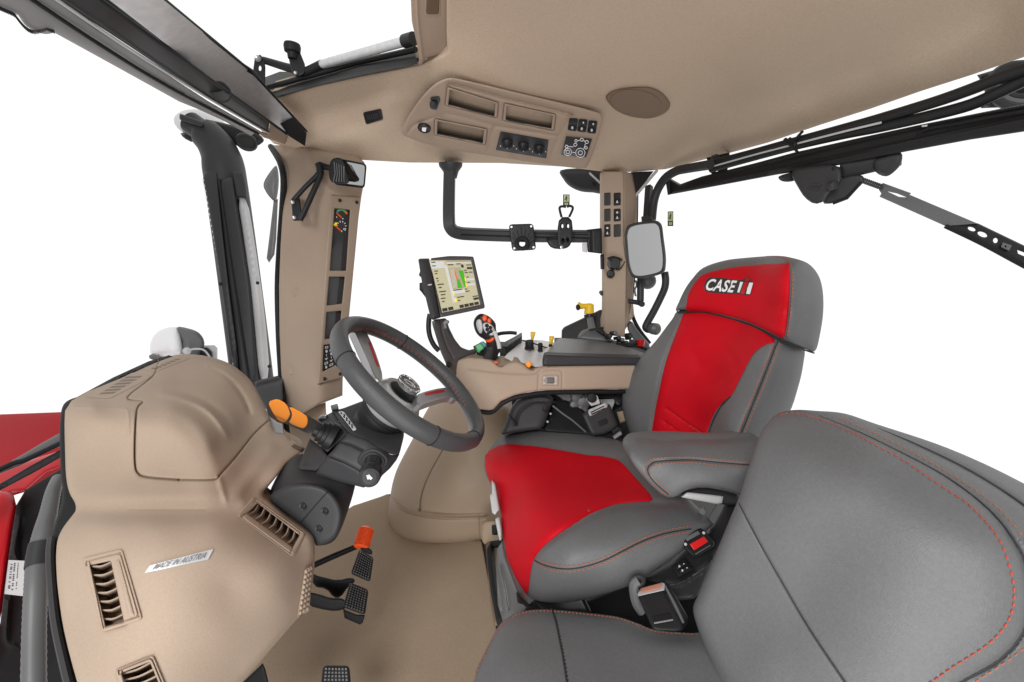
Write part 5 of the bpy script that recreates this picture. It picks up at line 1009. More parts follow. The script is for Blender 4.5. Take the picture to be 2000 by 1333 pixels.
mb = MB(); rs_ = mb.patch(chaikin(z('l',1140,1025,1175,995,1360,925,1385,940,1445,1090,1450,1120,1400,1160,1330,1195,1240,1205,1210,1180), 1, True, .1), [(1140,805,1.44),(1190,790,1.46),(1160,850,1.42),(1205,830,1.44)], th=.06, R=.012, step=4); obj('housing', mb, M_dk, t)
mb = MB(); mb.patch(chaikin(z('l',1190,985,1335,922,1365,930,1360,960,1225,1035,1205,1035), 1, True, .1), rs_, th=.012, R=.006, off=-.012, step=4, holes=[z('l',1215,1000,1330,945,1335,952,1220,1008), z('l',1222,1016,1340,962,1345,970,1228,1026)]); obj('belt_guide', mb, M_lgt, t)
mb = MB(); mb.patch(chaikin(z('l',1265,1085,1355,1050,1370,1100,1285,1130), 1, True, .1), rs_, th=.004, R=.002, off=-.001, step=3); obj('recess_mark', mb, M_blk, t)
mb = MB(); mb.patch(z('l',1185,870,1260,855,1275,860,1300,930,1220,950,1195,915), 1.47, th=.01, R=.002, step=3); br = obj('metal_bracket', mb, M_lgt, t)
mb = MB(); mb.lathe([(0,.015),(.006,.015),(.009,.008)], D(*z('l',1226,878)[0], 1.462), (0,-1,.2), 18); obj('bolt', mb, M_rub, br)
mb = MB(); mb.patch(z('l',1390,1160,1450,1120,1500,1150,1480,1240,1420,1230), 1.46, th=.03, R=.006); obj('lower_mount', mb, M_blk, t)
mb = MB(); mb.tube([D(x, y, 1.445) for x, y in z('l',1415,1225,1480,1180)], .007, 8); obj('chrome_pin', mb, M_silv, t)
# ================================================================ wheel-arch trim, seats, pedals
t = thing('side_trim_cover', 'rounded tan moulded cover on the floor beyond the driver seat', 'trim cover', (860,1060,1.72))
lc = [(766,947,1.92),(790,887,1.95),(846,789,1.90),(800,1060,1.74),(860,1062,1.71),(930,1055,1.72),(870,800,1.76),(990,800,1.72),(820,960,1.74),(900,960,1.66),(900,880,1.66),(940,900,1.66),(975,900,1.68),(780,980,1.80)]
mb = MB(); ls = mb.patch(sm([(766,947),(774,920),(790,887),(810,850),(828,812),(846,786),(875,772),(930,775),(995,795)], 3, False)+[(1010,860),(1010,1052)]+sm([(930,1055),(900,1061),(860,1063),(830,1062),(797,1057),(773,1045),(760,1022),(758,1000),(762,970)], 3, False), lc, th=(.05,.25,0), R=.03, step=9,
   disp=groove((z('h',628,10,600,60,550,150,510,240,490,320,487,378), 2.4, .010), (z('h',340,300,390,350,480,385,640,405,810,402,850,400), 3.5, -.014), (z('h',345,315,390,365,480,398,640,418,810,416,850,414), 3, .010), (z('h',820,405,822,480,825,540), 2, .005), (z('h',700,60,720,130,760,180), 16, .008)))
cv = obj('cover_body', mb, M_lump, t)
mb = MB(); mb.line(z('h',628,10,600,60,550,150,510,240,490,320,487,378), ls, .0022, .0005); obj('cover_seam', mb, M_bei2, cv)
mb = MB(); mb.patch(chaikin(z('h',826,470,845,435,900,430,935,440,940,560,880,560,850,570,828,540), 1), [(941,1020,1.58),(975,1020,1.56),(960,1060,1.56)], th=.05, R=.012); obj('end_block', mb, M_lump, t)
mb = MB(); mb.patch(rrect(z('h',885,458,915,455,918,512,888,512), .2), 1.55, th=.01, R=.004); obj('black_clip', mb, M_rub, t)
t = thing('seat_rail_trim', 'tan edge strip and black channel along the floor beside the seat base', 'trim strip', (965,1130,1.45))
mb = MB(); mb.patch(z('h',852,560,880,545,945,548,935,600,925,700,935,900,950,1010,900,1020,880,900,862,700), [(955,1060,1.55),(975,1065,1.53),(985,1230,1.20),(968,1200,1.24)], th=.04, R=.008); obj('strip', mb, mat('brown_channel', (.16,.11,.07), .6), t)
mb = MB(); mb.tube([D(*q) for q in ((978,1062,1.50),(962,1064,1.52),(957,1075,1.50),(960,1110,1.42),(967,1160,1.30),(978,1215,1.19))], .012, 8); obj('black_channel', mb, M_rub, t)
# pedals
def pedal(lbl, q, d0, grp, arm, d1, lip=None):
    t = thing('pedal', lbl, 'pedal', (*q[0], d0), grp); sf = dep([(*q[0], d0+.03), (*q[1], d0+.03), (*q[2], d0-.02), (*q[3], d0-.02)])
    mb = MB(); mb.patch(rrect(q, .16), sf, th=.014, R=.005, step=4); pd_ = obj('pad', mb, M_blk, t)
    mb = MB(); nx, ny = 7, 10
    for i in range(nx):
        for j in range(ny):
            c = sub(q, .09+i*.122, .06+j*.09, .09+i*.122+.085, .06+j*.09+.06); P = [D(x, y, float(sf(x, y))+.000) for x, y in c]; n = -nrm(ray(*c[0]))*.006; m = sum(P)/4
            mb.add(P+[m+(p-m)*.55+n for p in P], [(4,5,6,7),(0,1,5,4),(1,2,6,5),(2,3,7,6),(3,0,4,7)])
    obj('tread_studs', mb, M_hdr, pd_)
    if arm: mb = MB(); mb.patch(arm, d1, th=.03, R=.008, step=5); obj('arm', mb, M_blk, t)
    if lip: mb = MB(); mb.patch(lip, d0-.015, th=.02, R=.005, step=4); obj('lower_lip', mb, M_rub, t)
    return t
pedal('studded black brake pedal below the orange-topped lever', z('h',148,590,228,640,208,775,98,728), 1.32, 'brake pedals', chaikin(z('g',1735,715,1760,735,1800,745,1880,765,1960,745,1985,770,1940,800,1900,860,1860,862,1820,810,1745,800), 1), 1.36)
pedal('studded black brake pedal in front of the other, lower on its arm', z('h',95,775,200,818,180,960,55,915), 1.26, 'brake pedals', chaikin(z('g',1710,830,1760,835,1850,865,1895,860,1930,880,1940,910,1900,935,1830,935,1710,905), 1), 1.30, lip=z('h',55,915,70,930,130,955,180,958,168,1000,150,1012,65,975))
pedal('studded black accelerator pedal at the bottom edge', z('h',-55,1238,92,1240,112,1460,-78,1460), 1.0, None, None, 0)
t = thing('pedal_bracket', 'flat black bracket under the corner of the dash console', 'bracket', (500,1320,.95))
mb = MB(); mb.patch(z('g',1345,1340,1465,1225,1480,1260,1500,1345,1480,1450,1300,1450), .95, th=.04, R=.006); obj('plate', mb, M_rub, t)
t = thing('shuttle_lever', 'lever with ribbed orange knob above the brake pedals', 'lever', (705,1055,1.36))
cx0, cx1 = D(*z('h',188,480)[0], 1.345), D(*z('h',158,580)[0], 1.31)
mb = MB(); ax = cx1-cx0; pr = []
for k in range(15): pr += [(k/15*np.linalg.norm(ax), .0205), ((k+.5)/15*np.linalg.norm(ax), .0228)]
mb.lathe([(-.006,.013)]+pr+[(np.linalg.norm(ax)+.002,.018)], cx0, ax, 28); obj('ribbed_knob', mb, M_ored, t)
mb = MB(); mb.patch(chaikin(z('h',150,580,185,576,222,598,218,628,160,600), 1), 1.305, th=.03, R=.006, step=3); obj('knob_foot', mb, M_rub, t)
mb = MB(); mb.tube([D(*q) for q in ((605,1110,1.20),(650,1090,1.27),(696,1070,1.33))], .005, 8); mb.tube([D(*q) for q in ((606,1104,1.21),(650,1084,1.28),(694,1066,1.34))], .004, 8); obj('rod', mb, M_rub, t)
# ---------------------------------------------------------------- driver seat
t = thing('driver_seat', 'red and grey leather driver seat with lettering on the headrest', 'driver seat', H(1120,1160,.1))
CU = sm([(948,895),(955,880),(965,867),(988,848),(1038,839),(1094,841),(1161,850),(1218,864),(1260,890),(1330,960),(1388,1018),(1384,1033),(1331,1078),(1300,1100),(1260,1130),(1211,1151),(1140,1172),(1088,1178),(1050,1174),(1030,1164),(1004,1129),(986,1083),(980,1031),(975,990),(960,950),(949,928),(945,908)], 4)
cz = lambda x, y, h: (x, y, zd(x, y, h))
cuc = [cz(950,905,.475),cz(968,960,.43),cz(984,1050,.40),cz(1008,1130,.37),cz(1035,1160,.37),cz(1090,1172,.40),cz(1140,1165,.42),cz(1260,1125,.47),cz(1384,1028,.53),cz(1330,960,.54),cz(1218,870,.535),cz(1100,848,.53),cz(1010,850,.52),cz(1000,900,.515),cz(1100,920,.515),cz(1200,940,.515),cz(1030,1000,.50),cz(1060,1060,.50),cz(1150,1040,.545),cz(1260,1010,.55),cz(1100,1110,.50),cz(1220,1090,.52)]
mb = MB(); cuS = mb.patch(CU, (cuc, .0005), th=.06, R=.035, step=9, disp=groove(([(1044,1092),(1063,1068),(1105,1036),(1158,1005),(1197,989),(1250,985),(1330,985)], 7, .010), ([(970,865),(1053,873),(1150,890),(1210,900)], 8, .006)))
obj('seat_cushion', mb, M_grey, t)
RC = [(948,890),(956,880),(975,870)]+sm(z('h',985,5,1150,20,1300,45,1420,66,1500,72,1575,88), 3, False)+z('h',1600,100,1625,122)+[(1270,966),(1275,976)]+z('h',1765,326)+sm(z('h',1640,332,1560,345,1450,390,1380,432,1300,480,1240,522,1180,572,1145,610,1122,645,1108,690,1098,750,1092,800,1088,850), 3, False)+[(1026,1159),(1004,1126),(988,1083),(982,1031),(977,992),(963,952),(951,928),(947,908)]
mb = MB(); rS = mb.patch(RC, cuS, th=.012, R=.004, off=-.005, step=8, disp=groove(([(1030,920),(1090,950),(1140,1000)], 40, .004))); obj('red_cushion_panel', mb, M_red, t)
mb = MB(); mb.line(z('h',1125,655,1180,680,1250,697,1330,700,1420,684,1520,650,1620,600,1720,550,1830,510,1920,490,1998,478), cuS, .0014, -.0003); obj('side_piping', mb, M_thd, t)
mb = MB()
for dy in (-16, 16): mb.stitch(z('h',1130,655+dy,1180,680+dy,1250,697+dy,1330,700+dy,1420,684+dy,1520,650+dy,1620,600+dy,1720,550+dy,1830,510+dy,1920,490+dy,1998,478+dy), cuS, .006, .0035, .0012, -.001)
obj('cushion_stitching', mb, M_thr, t)
BK = sm([(1330,606),(1312,625),(1281,666),(1246,705),(1224,745),(1215,780),(1220,818),(1242,868),(1275,890),(1330,900),(1440,896),(1500,860),(1540,810),(1559,757),(1569,712),(1570,676),(1540,650),(1480,625),(1400,605)], 4)
bkc = [(1225,745,1.50),(1218,790,1.50),(1245,868,1.48),(1330,606,1.44),(1300,640,1.45),(1290,760,1.40),(1310,860,1.36),(1275,700,1.43),(1360,640,1.36),(1400,740,1.27),(1380,830,1.26),(1340,720,1.35),(1450,640,1.24),(1470,720,1.13),(1517,670,1.095),(1500,720,1.09),(1470,790,1.085),(1440,870,1.085),(1420,830,1.12),(1569,690,1.16),(1559,757,1.16),(1530,820,1.16),(1490,870,1.15),(1540,700,1.11)]
mb = MB(); bkS = mb.patch(BK, (bkc, .0004), th=.09, R=.03, step=9, disp=groove((z('f',620,762,560,930,480,1130,400,1330,390,1360), 3, .006), ([(1409,789),(1391,813),(1378,860)], 4, .006), ([(1335,620),(1316,663),(1298,715),(1281,796),(1272,860)], 5, .008)))
obj('backrest', mb, M_grey, t)
RB = sm(z('f',100,606,210,601,350,631,480,671,610,752), 4, False)+sm(z('f',605,770,570,775,540,790,508,812,480,845,455,890,430,942,400,1000,370,1060,340,1085,310,1112,280,1150,258,1190,235,1260,215,1330), 3, False)+[(1372,880),(1300,880),(1271,866)]+sm(z('e',1772,1310,1785,1220,1800,1130,1825,1010,1850,900,1875,820,1905,740,1940,645), 3, False)
def fold(*L): return groove(*L)
mb = MB(); rbS = mb.patch(RB, bkS, th=.012, R=.004, off=-.005, step=7, disp=fold((z('f',10,1140,100,1210,210,1280), 3.5, .005), (z('f',-10,1210,60,1260,140,1320), 3.5, .005), (z('f',300,770,370,850,400,920), 7, .004), (z('f',150,740,140,800,200,900), 9, .003))); obj('red_back_panel', mb, M_red, t)
mb = MB(); mb.line(z('f',625,765,560,930,480,1130,400,1335), bkS, .0015, -.0003); obj('bolster_seam', mb, M_thd, t)
mb = MB(); mb.stitch(z('f',605,775,540,930,460,1130,382,1330), bkS, .006, .0035, .0012, -.001); mb.stitch(z('f',640,775,578,930,500,1130,418,1335), bkS, .006, .0035, .0012, -.001); obj('backrest_stitching', mb, M_thr, t)
mb = MB(); mb.line(z('f',360,1070,310,1125,270,1195,245,1265,228,1333), bkS, .0022, -.002); obj('lower_bolster_seam', mb, M_thd, t)
HD = sm([(1320,607),(1326,590),(1338,565),(1352,545),(1374,523),(1416,509),(1455,504),(1493,501),(1520,500),(1543,503),(1577,514),(1598,537),(1607,568),(1608,610),(1602,652),(1592,686),(1570,681),(1528,664),(1468,635),(1423,621),(1374,609),(1335,606)], 4)
hdc = [(1325,600,1.42),(1345,560,1.41),(1380,525,1.39),(1416,510,1.36),(1493,503,1.26),(1540,506,1.10),(1380,560,1.345),(1374,605,1.345),(1450,560,1.235),(1440,610,1.25),(1540,520,1.065),(1543,580,1.055),(1532,655,1.055),(1580,520,1.11),(1603,570,1.13),(1590,680,1.11),(1570,600,1.085),(1500,600,1.14)]
mb = MB(); hdS = mb.patch(HD, (hdc, .0002), th=.09, R=.03, step=8, disp=groove((z('f',640,290,690,325,700,400,695,500,685,600,668,745), 3, .006), (z('f',75,590,120,470,190,398,300,362,450,338,640,322), 4, .004))); obj('headrest', mb, M_grey, t)
RH = sm(z('f',112,590,118,540,128,495,155,445,190,402,240,378,300,364,370,350,450,340,570,330,688,325), 3, False)+sm(z('f',694,400,692,500,685,600,675,680,661,748), 3, False)+sm(z('f',640,742,600,720,540,690,480,662,420,640,350,621,280,606,210,598), 3, False)
mb = MB(); rhS = mb.patch(RH, hdS, th=.012, R=.004, off=-.005, step=7); rh = obj('red_headrest_panel', mb, M_red, t)
mb = MB(); mb.stitch(z('f',640,292,690,315,708,400,705,500,697,600,680,740), hdS, .006, .0035, .0011, -.001); mb.stitch(z('f',560,288,620,288,660,298,692,320), hdS, .006, .0035, .0011, -.001); obj('headrest_stitching', mb, M_thr, t)
mb = MB(); mb.line([(1322,609),(1374,611),(1423,623),(1468,637),(1528,666),(1572,684),(1590,690)], lambda x, y: np.minimum(dep(hdc)(x, y)+.026, 9), .002); obj('headrest_edge', mb, M_thd, t)
LQ2 = z('f',236,410,402,422,385,500,216,482)
mb = MB()
LZ = lambda o: (lambda x, y: rhS(x, y)+o)
lgs = mb.patch(chaikin(z('f',214,455,222,425,245,404,330,410,405,422,440,414,448,405,472,408,470,425,490,430,474,500,455,506,420,498,330,496,240,490,220,482), 1, True, .1), rhS, th=.001, R=0, off=-.0015, step=4); lg = obj('logo_backing', mb, M_dk, t)
mb = MB(); mb.text('CASE', z('f',236,412,400,424,383,492,220,478), lgs, off=-.0016, shear=.22, bold=.028, spacing=1.06); obj('lettering', mb, M_wht, lg)
mb = MB()
lq = lambda x, y: lgs.hit(x, y)
for q in ((416,430,436,432,420,491,399,489),(466,434,488,436,470,499,448,497),(424,456,470,460,467,474,420,471)): mb.patch(z('f', *q), lq, th=.0004, R=0, off=-.0008, step=3)
obj('white_emblem', mb, M_wht, lg)
mb = MB(); mb.patch(z('f',434,427,469,429,442,502,408,499), lq, th=.0004, R=0, off=-.0014, step=3); mb.patch(z('f',443,407,475,409,469,431,437,429), lq, th=.0004, R=0, off=-.0014, step=3); obj('emblem_outline', mb, M_dk, lg)
mb = MB(); mb.patch(z('f',440,432,461,433,437,498,416,496), lq, th=.0004, R=0, off=-.002, step=3); mb.patch(z('f',448,412,469,413,464,427,443,426), lq, th=.0004, R=0, off=-.002, step=3); obj('red_emblem', mb, M_hood, lg)
# left armrest of the driver seat
AR = sm([(1229,882),(1236,871),(1250,864),(1300,861),(1400,865),(1500,868),(1500,980),(1447,968),(1416,957),(1370,950),(1342,957),(1318,971),(1298,969),(1274,950),(1246,919),(1232,898)], 4)
arc = [(1232,885,.99),(1300,863,1.04),(1470,868,1.02),(1300,895,.97),(1470,902,.955),(1260,915,.965),(1300,965,.97),(1470,965,.955),(1380,930,.95)]
mb = MB(); arS = mb.patch(AR, arc, th=(.0,.06,-.005), R=.016, step=7, disp=groove((z('h',1760,180,1755,140,1775,115,1815,100,1998,93)+z('i',300,108,470,122), 3, .004))); a = obj('armrest', mb, M_grey, t)
mb = MB(); mb.line(z('h',1870,285,1800,225,1762,175,1757,140,1777,115,1817,101,1998,94)+z('i',300,108,480,122,560,126), arS, .0013, -.0003); obj('armrest_piping', mb, M_thd, a)
mb = MB(); mb.stitch(z('h',1855,290,1780,225,1745,175,1740,130,1765,100,1810,84,1998,79)+z('i',300,92,480,107,560,111), arS, .005, .003, .001, -.001); mb.stitch(z('h',1885,285,1820,220,1782,180,1775,145,1790,125,1825,115,1998,109)+z('i',300,124,480,137,560,142), arS, .005, .003, .001, -.001); obj('armrest_stitching', mb, M_thr, a)
mb = MB(); mb.patch(chaikin(z('i',85,300,120,272,322,295,315,335,285,340,100,305), 1, True, .08), .99, th=.02, R=.006, step=4); obj('tilt_paddle', mb, M_lgt, t)
mb = MB(); mb.patch(chaikin(z('i',20,298,110,262,200,242,330,262,420,285,420,345,330,345,200,320,100,310), 1), 1.02, th=.05, R=.012); obj('armrest_underside', mb, M_dk, t)
mb = MB(); mb.lathe([(-.02,.004),(0,.004),(.003,.007),(.007,.007)], D(*z('i',205,378)[0], 1.06), (-.5,-1,.3), 12); obj('chrome_pin', mb, M_mid, t)
# seat base, side cover, adjusters
mb = MB(); mb.patch(chaikin([(1258,1128),(1275,1118),(1309,1101),(1325,1085),(1334,1076),(1383,1043),(1407,1000),(1420,970),(1470,960),(1460,1010),(1411,1060),(1391,1094),(1360,1170),(1309,1175),(1297,1140),(1270,1136)], 1, True, .1), [(1260,1130,1.03),(1310,1101,1.05),(1300,1140,.99),(1380,1050,1.05),(1420,990,1.07),(1360,1160,.95),(1400,1080,.99)], th=(.03,.08,-.02), R=.012, step=6, disp=groove((z('o',520,720,620,720,760,650,1000,480), 5, -.010))); sc_ = obj('side_cover', mb, M_dk, t)
BX = z('o',565,545,705,460,800,575,640,660)
mb = MB(); bs = mb.patch(rrect(BX, .06), dep([(1310,1110,1.005),(1350,1090,1.01),(1330,1130,.985)]), th=.02, R=.003, step=3); bx = obj('switch_block', mb, M_rub, sc_)
for u in (.22, .58):
    mb = MB(); mb.patch(rrect(sub(BX, .2, u-.05, .9, u+.26), .15), bs, th=.006, R=.003, off=-.006, step=3); k = obj('rocker', mb, M_blk, bx)
    mb = MB(); mb.patch(ell(*bil(BX, .42, u+.1), 2, 2.6, 8), bs, th=.0005, R=0, off=-.0075); mb.patch(ell(*bil(BX, .72, u+.1), 1.4, 1.4, 8), bs, th=.0005, R=0, off=-.0075); obj('symbol', mb, M_lbl, k)
mb = MB(); mb.patch([(1035,1165),(1090,1178),(1150,1170),(1260,1128),(1330,1090),(1380,1170),(1400,1280),(1000,1300),(1020,1190)], [(1040,1180,1.20),(1200,1180,1.16),(1380,1180,1.06),(1100,1290,1.05)], th=(.0,.2,-.1), R=.01); obj('seat_base', mb, M_rub, t)
mb = MB(); mb.patch(z('h',1120,880,1380,865,1440,940,1180,940), [(1042,1175,1.06),(1140,1170,1.08),(1150,1195,1.02)], th=.05, R=.01); obj('base_panel', mb, M_dk, t)
mb = MB(); mb.tube([D(*z('h',1395,865)[0], 1.05), D(*z('h',1432,945)[0], 1.0)], .005, 8); obj('bright_rail', mb, M_blk, t)
mb = MB()
bel = [(985,1075,1.02),(975,1200,1.02),(1010,1180,.98),(1020,1120,.99)]
mb.patch(z('h',915,590,945,545,960,630,1000,740,1040,850,1085,905,1075,930,1000,980,950,1000,920,900,910,700), [(975,1070,1.18),(972,1200,1.12),(1020,1190,1.04),(1000,1120,1.08)], th=(.10,.10,0), R=.012, step=5, disp=groove((z('h',905,660,925,780,945,940), 3, .012), (z('h',940,680,965,800,985,930), 3, .012))); obj('suspension_bellows', mb, M_mid, t)
mb = MB(); mb.patch(z('h',1020,830,1060,870,1100,905,1130,915,1090,930,1060,900,1030,890), 1.03, th=.04, R=.006); obj('bellows_rim', mb, M_blk, t)
for q, lb in ((z('h',885,205,905,225,918,300,930,370,905,400,888,390,875,290,888,280), 1), (z('h',905,420,930,410,942,480,942,540,930,545,915,480), 2)):
    mb = MB(); mb.patch(chaikin(q, 1, True, .1), lambda x, y: dep([(958,960,1.30),(978,1010,1.24),(979,1050,1.20)])(x, y), th=.03, R=.008, off=-.03, step=4); obj('height_paddle', mb, M_lgt, t)
# ---------------------------------------------------------------- belt buckles
t = thing('seat_belt_buckle', 'black seat belt buckle with a bright red button beside the driver seat', 'buckle', (1362,1060,.98))
b1 = dep([(1334,1055,.985),(1370,1033,1.0),(1398,1062,.985),(1356,1088,.965)])
mb = MB(); bsf = mb.patch(chaikin(z('o',672,275,690,255,850,165,870,165,930,215,1005,300,1000,350,820,455,780,450,700,370), 1, True, .12), b1, th=.03, R=.006, step=4); obj('body', mb, M_rub, t)
mb = MB(); mb.patch(rrect(z('o',752,325,895,245,940,300,800,388), .08), bsf, th=.004, R=.002, off=-.003, step=3); obj('red_button', mb, mat('red_button_plastic', (.75,.012,.012), .4), t)
mb = MB(); mb.patch(rrect(z('o',705,258,835,188,860,222,730,295), .08), bsf, th=.004, R=.001, off=-.001, step=3); obj('latch_slot', mb, M_mid, t)
for x, y in z('o',712,325,895,212):
    mb = MB(); mb.lathe([(0,.003),(.002,.003),(.003,.001)], D(x, y, .975), -ray(x, y), 10); obj('rivet', mb, M_lgt, t)
mb = MB(); mb.line(z('o',810,425,960,335), bsf, .0012, -.001); obj('body_seam', mb, M_mid, t)
t = thing('passenger_belt_buckle', 'tall black seat belt buckle with a pale orange slot between the seats', 'buckle', (1290,1215,.84))
b2 = dep([(1245,1158,.90),(1297,1140,.905),(1325,1225,.83),(1275,1230,.83)])
mb = MB(); b2s = mb.patch(chaikin(z('o',228,835,495,778,690,1130,680,1190,610,1200,420,1190,380,1170), 1, True, .08), b2, th=nrm((.5,.6,-.2))*.03, R=.006, step=5); obj('body', mb, M_blk, t)
mb = MB(); mb.patch(z('o',230,830,258,770,480,708,505,720,500,785,240,845), [(1245,1160,.905),(1297,1140,.91),(1250,1150,.925)], th=.02, R=.003, step=4); tp2 = obj('top_cap', mb, M_lbl, t)
mb = MB(); mb.patch(z('o',262,765,470,712,475,745,440,770,275,810,265,790), [(1245,1160,.900),(1297,1140,.905),(1250,1150,.92)], th=.006, R=.002, step=3); obj('orange_slot', mb, mat('pale_orange_plastic', (.85,.36,.24), .5), tp2)
mb = MB(); mb.patch(rrect(z('o',362,1045,560,1005,588,1080,395,1118), .12), b2s, th=.003, R=.002, off=-.001, step=4); rw = obj('recess', mb, M_rub, t)
mb = MB(); mb.line(z('o',398,1116,585,1082), b2s, .0015, -.002); obj('recess_edge', mb, M_hdr, rw)
mb = MB(); mb.line(z('o',505,740,600,920,690,1110), lambda x, y: b2(x, y)+.004, .0025); obj('body_seam', mb, M_mid, t)
mb = MB(); mb.tube([D(x, y, .92) for x, y in sm(z('o',240,690,195,730,200,830,225,920,280,1000), 4, False)], .010, 8); ring_ = obj('cable_sleeve', mb, M_mid, t)
mb = MB(); mb.tube([D(*z('o',240+45*math.cos(a),690+40*math.sin(a))[0], .93) for a in np.linspace(0, 2*math.pi, 20, endpoint=False)], .006, 8, closed=True); obj('eyelet', mb, M_dk, t)
# ---------------------------------------------------------------- instructor seat
t = thing('passenger_chair', 'grey leather passenger seat with orange stitching, nearest in front', 'passenger seat', (1250,1330,.8))
mb = MB(); PC = sm([(922,1345),(930,1310),(942,1284),(962,1244),(983,1213),(1018,1195),(1077,1191),(1193,1203),(1240,1216),(1281,1231),(1350,1237),(1420,1240),(1460,1330),(1480,1480),(1100,1500),(890,1480)], 4)
pcc = [cz(922,1345,.40),cz(983,1213,.40),cz(1077,1192,.41),cz(1193,1204,.42),cz(1350,1237,.44),cz(1100,1260,.43),cz(1250,1300,.43),cz(1000,1300,.43),cz(1400,1350,.44),cz(1000,1450,.43),cz(1400,1480,.44)]
pcS = mb.patch(PC, pcc, th=(.02,.02,-.10), R=.03, step=9); obj('seat_cushion', mb, M_grey, t)
mb = MB(); mb.line(z('h',1218,925,1240,990,1260,1080,1285,1210,1305,1340), pcS, .0016, -.0005); mb.stitch(z('h',1226,930,1248,990,1268,1080,1293,1210,1313,1340), pcS, .004, .004, .0012, -.001); obj('cushion_seam', mb, M_thd, t)
mb = MB(); mb.stitch([(920,1350),(931,1314),(944,1286),(964,1246),(986,1215),(1019,1198),(1077,1194),(1193,1206),(1240,1219),(1281,1234),(1362,1240)], pcS, .0045, .003, .0013, -.001); obj('cushion_edge_stitching', mb, M_thr, t)
PB = sm([(1475,873),(1482,855),(1496,831),(1518,809),(1552,801),(1598,803),(1650,808),(1713,829),(1826,866),(1920,905),(2010,950),(2120,1010),(2250,1150),(2280,1400)], 4, False)+[(1900,1500),(1450,1500)]+sm([(1420,1400),(1403,1333),(1375,1262),(1357,1210),(1354,1185),(1364,1160),(1390,1100),(1425,1015),(1444,971),(1454,936)], 4, False)
pbc = [(1475,873,.83),(1520,810,.85),(1600,806,.83),(1713,830,.80),(1830,868,.76),(2000,950,.70),(1444,971,.80),(1357,1190,.82),(1403,1333,.76),(1420,1450,.70),(1560,900,.735),(1530,1000,.72),(1640,900,.70),(1700,1000,.635),(1600,1100,.68),(1560,1200,.69),(1500,1300,.69),(1700,1200,.61),(1800,1050,.585),(1850,1150,.565),(1900,1100,.555),(1700,1350,.60),(1800,1280,.575),
       (1703,866,.70),(1808,929,.645),(1896,989,.595),(1948,1048,.56),(1973,1111,.545),(1981,1164,.54),(1969,1213,.54),(1931,1258,.545),(1861,1304,.56),(1815,1340,.57),(2000,1059,.555),(2010,1150,.54),(2000,1240,.54),(1900,1320,.56),(2080,1150,.56),(1990,990,.60),(2080,1300,.56)]
mb = MB(); pbS = mb.patch(PB, (pbc, .006), th=.08, R=.02, step=9, disp=groove(([(1640,836),(1724,866),(1843,929),(1931,996),(1983,1062),(2003,1110),(2010,1180),(1995,1240),(1950,1290),(1896,1322),(1830,1360)], 7, .007, 1), ([(1787,866),(1896,922),(2000,989),(2060,1050)], 6, .008, 1), ([(1444,985),(1496,1083),(1580,1227),(1656,1340)], 2.5, .003)))
obj('backrest', mb, M_grey, t)
mb = MB(); mb.stitch([(1524,810),(1560,808),(1615,824),(1660,843),(1706,867),(1760,896),(1808,929),(1855,960),(1896,989),(1948,1048),(1973,1111),(1981,1164),(1969,1213),(1931,1258),(1861,1304),(1815,1336),(1770,1360)], pbS, .0056, .0032, .0013, -.0008); obj('panel_stitching', mb, mat('red_orange_thread', (.40,.06,.035), .7), t)
mb = MB(); mb.line([(1600,812),(1660,836),(1724,866),(1843,929),(1931,996),(1983,1062),(2003,1110),(2010,1180),(1995,1240),(1950,1290),(1896,1322),(1830,1360)], pbS, (.0003, .0016), -.0003); obj('panel_piping', mb, M_thd, t)
mb = MB(); mb.stitch([(1640,817),(1741,862),(1861,929),(1948,992),(2004,1058),(2030,1110),(2042,1170),(2030,1230),(1990,1275),(1900,1335),(1850,1365)], pbS, .005, .004, .0009, -.0006); obj('border_stitching', mb, M_thr, t)
mb = MB(); mb.line([(1713,836),(1787,868),(1896,922),(2000,989),(2060,1045)], pbS, (.0003, .0026), .0005); obj('back_shell_gap', mb, M_thd, t)
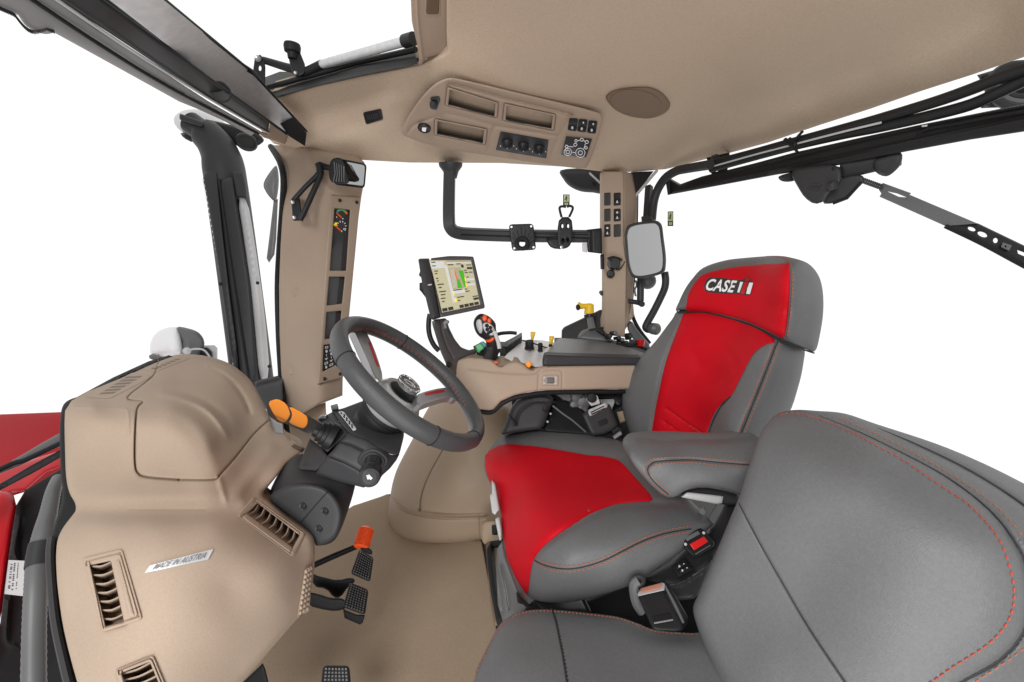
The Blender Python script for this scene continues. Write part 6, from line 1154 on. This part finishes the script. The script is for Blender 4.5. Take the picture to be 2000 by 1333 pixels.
mb = MB(); mb.line([(1443,983),(1468,1032),(1496,1083),(1535,1150),(1580,1227),(1656,1340)], pbS, .0012, -.0002); obj('panel_seam', mb, M_thd, t)
# ================================================================ camera, light, view
cd = bpy.data.cameras.new('camera'); co = bpy.data.objects.new('camera', cd); COL.objects.link(co)
cd.sensor_width = 36; cd.lens = FP*36/2000; cd.clip_start = .02; cd.clip_end = 200
co.location = CAM; co.rotation_euler = (math.pi/2-PIT, 0, 0); S.camera = co
w = bpy.data.worlds.new('World'); S.world = w; w.use_nodes = True
bg = w.node_tree.nodes['Background']; bg.inputs[0].default_value = (1, 1, 1, 1); bg.inputs[1].default_value = 1.08
# white world in front and beside, dimmed behind the camera to shape the light
nt = w.node_tree; tc = nt.nodes.new('ShaderNodeTexCoord'); sx = nt.nodes.new('ShaderNodeSeparateXYZ'); rm = nt.nodes.new('ShaderNodeMapRange')
nt.links.new(tc.outputs['Generated'], sx.inputs[0]); nt.links.new(sx.outputs['Y'], rm.inputs[0])
rm.interpolation_type = 'SMOOTHSTEP'; rm.inputs[1].default_value = -.35; rm.inputs[2].default_value = .25; rm.inputs[3].default_value = .38; rm.inputs[4].default_value = 1.0
nt.links.new(rm.outputs[0], bg.inputs[0])
def area(name, loc, to, size, power):
    l = bpy.data.lights.new(name, 'AREA'); l.shape = 'DISK'; l.size = size; l.energy = power
    o = bpy.data.objects.new(name, l); COL.objects.link(o); o.location = loc
    o.rotation_euler = (Vector(to)-Vector(loc)).to_track_quat('-Z', 'Y').to_euler(); return o
area('studio_key_light', (-.75, -1.25, 2.2), (0.1, 1.2, .75), 1.0, 54)
area('headliner_fill_light', (-.1, -1.1, .3), (.3, 1.3, 1.6), 1.6, 34)  # added unseen lamp, aimed up to brighten the headliner
S.view_settings.view_transform = 'Standard'; S.view_settings.look = 'None'; S.view_settings.exposure = 0; S.view_settings.gamma = 1; S.view_settings.use_curve_mapping = False
S.render.engine = 'CYCLES'; S.cycles.max_bounces = 6; S.cycles.use_denoising = True
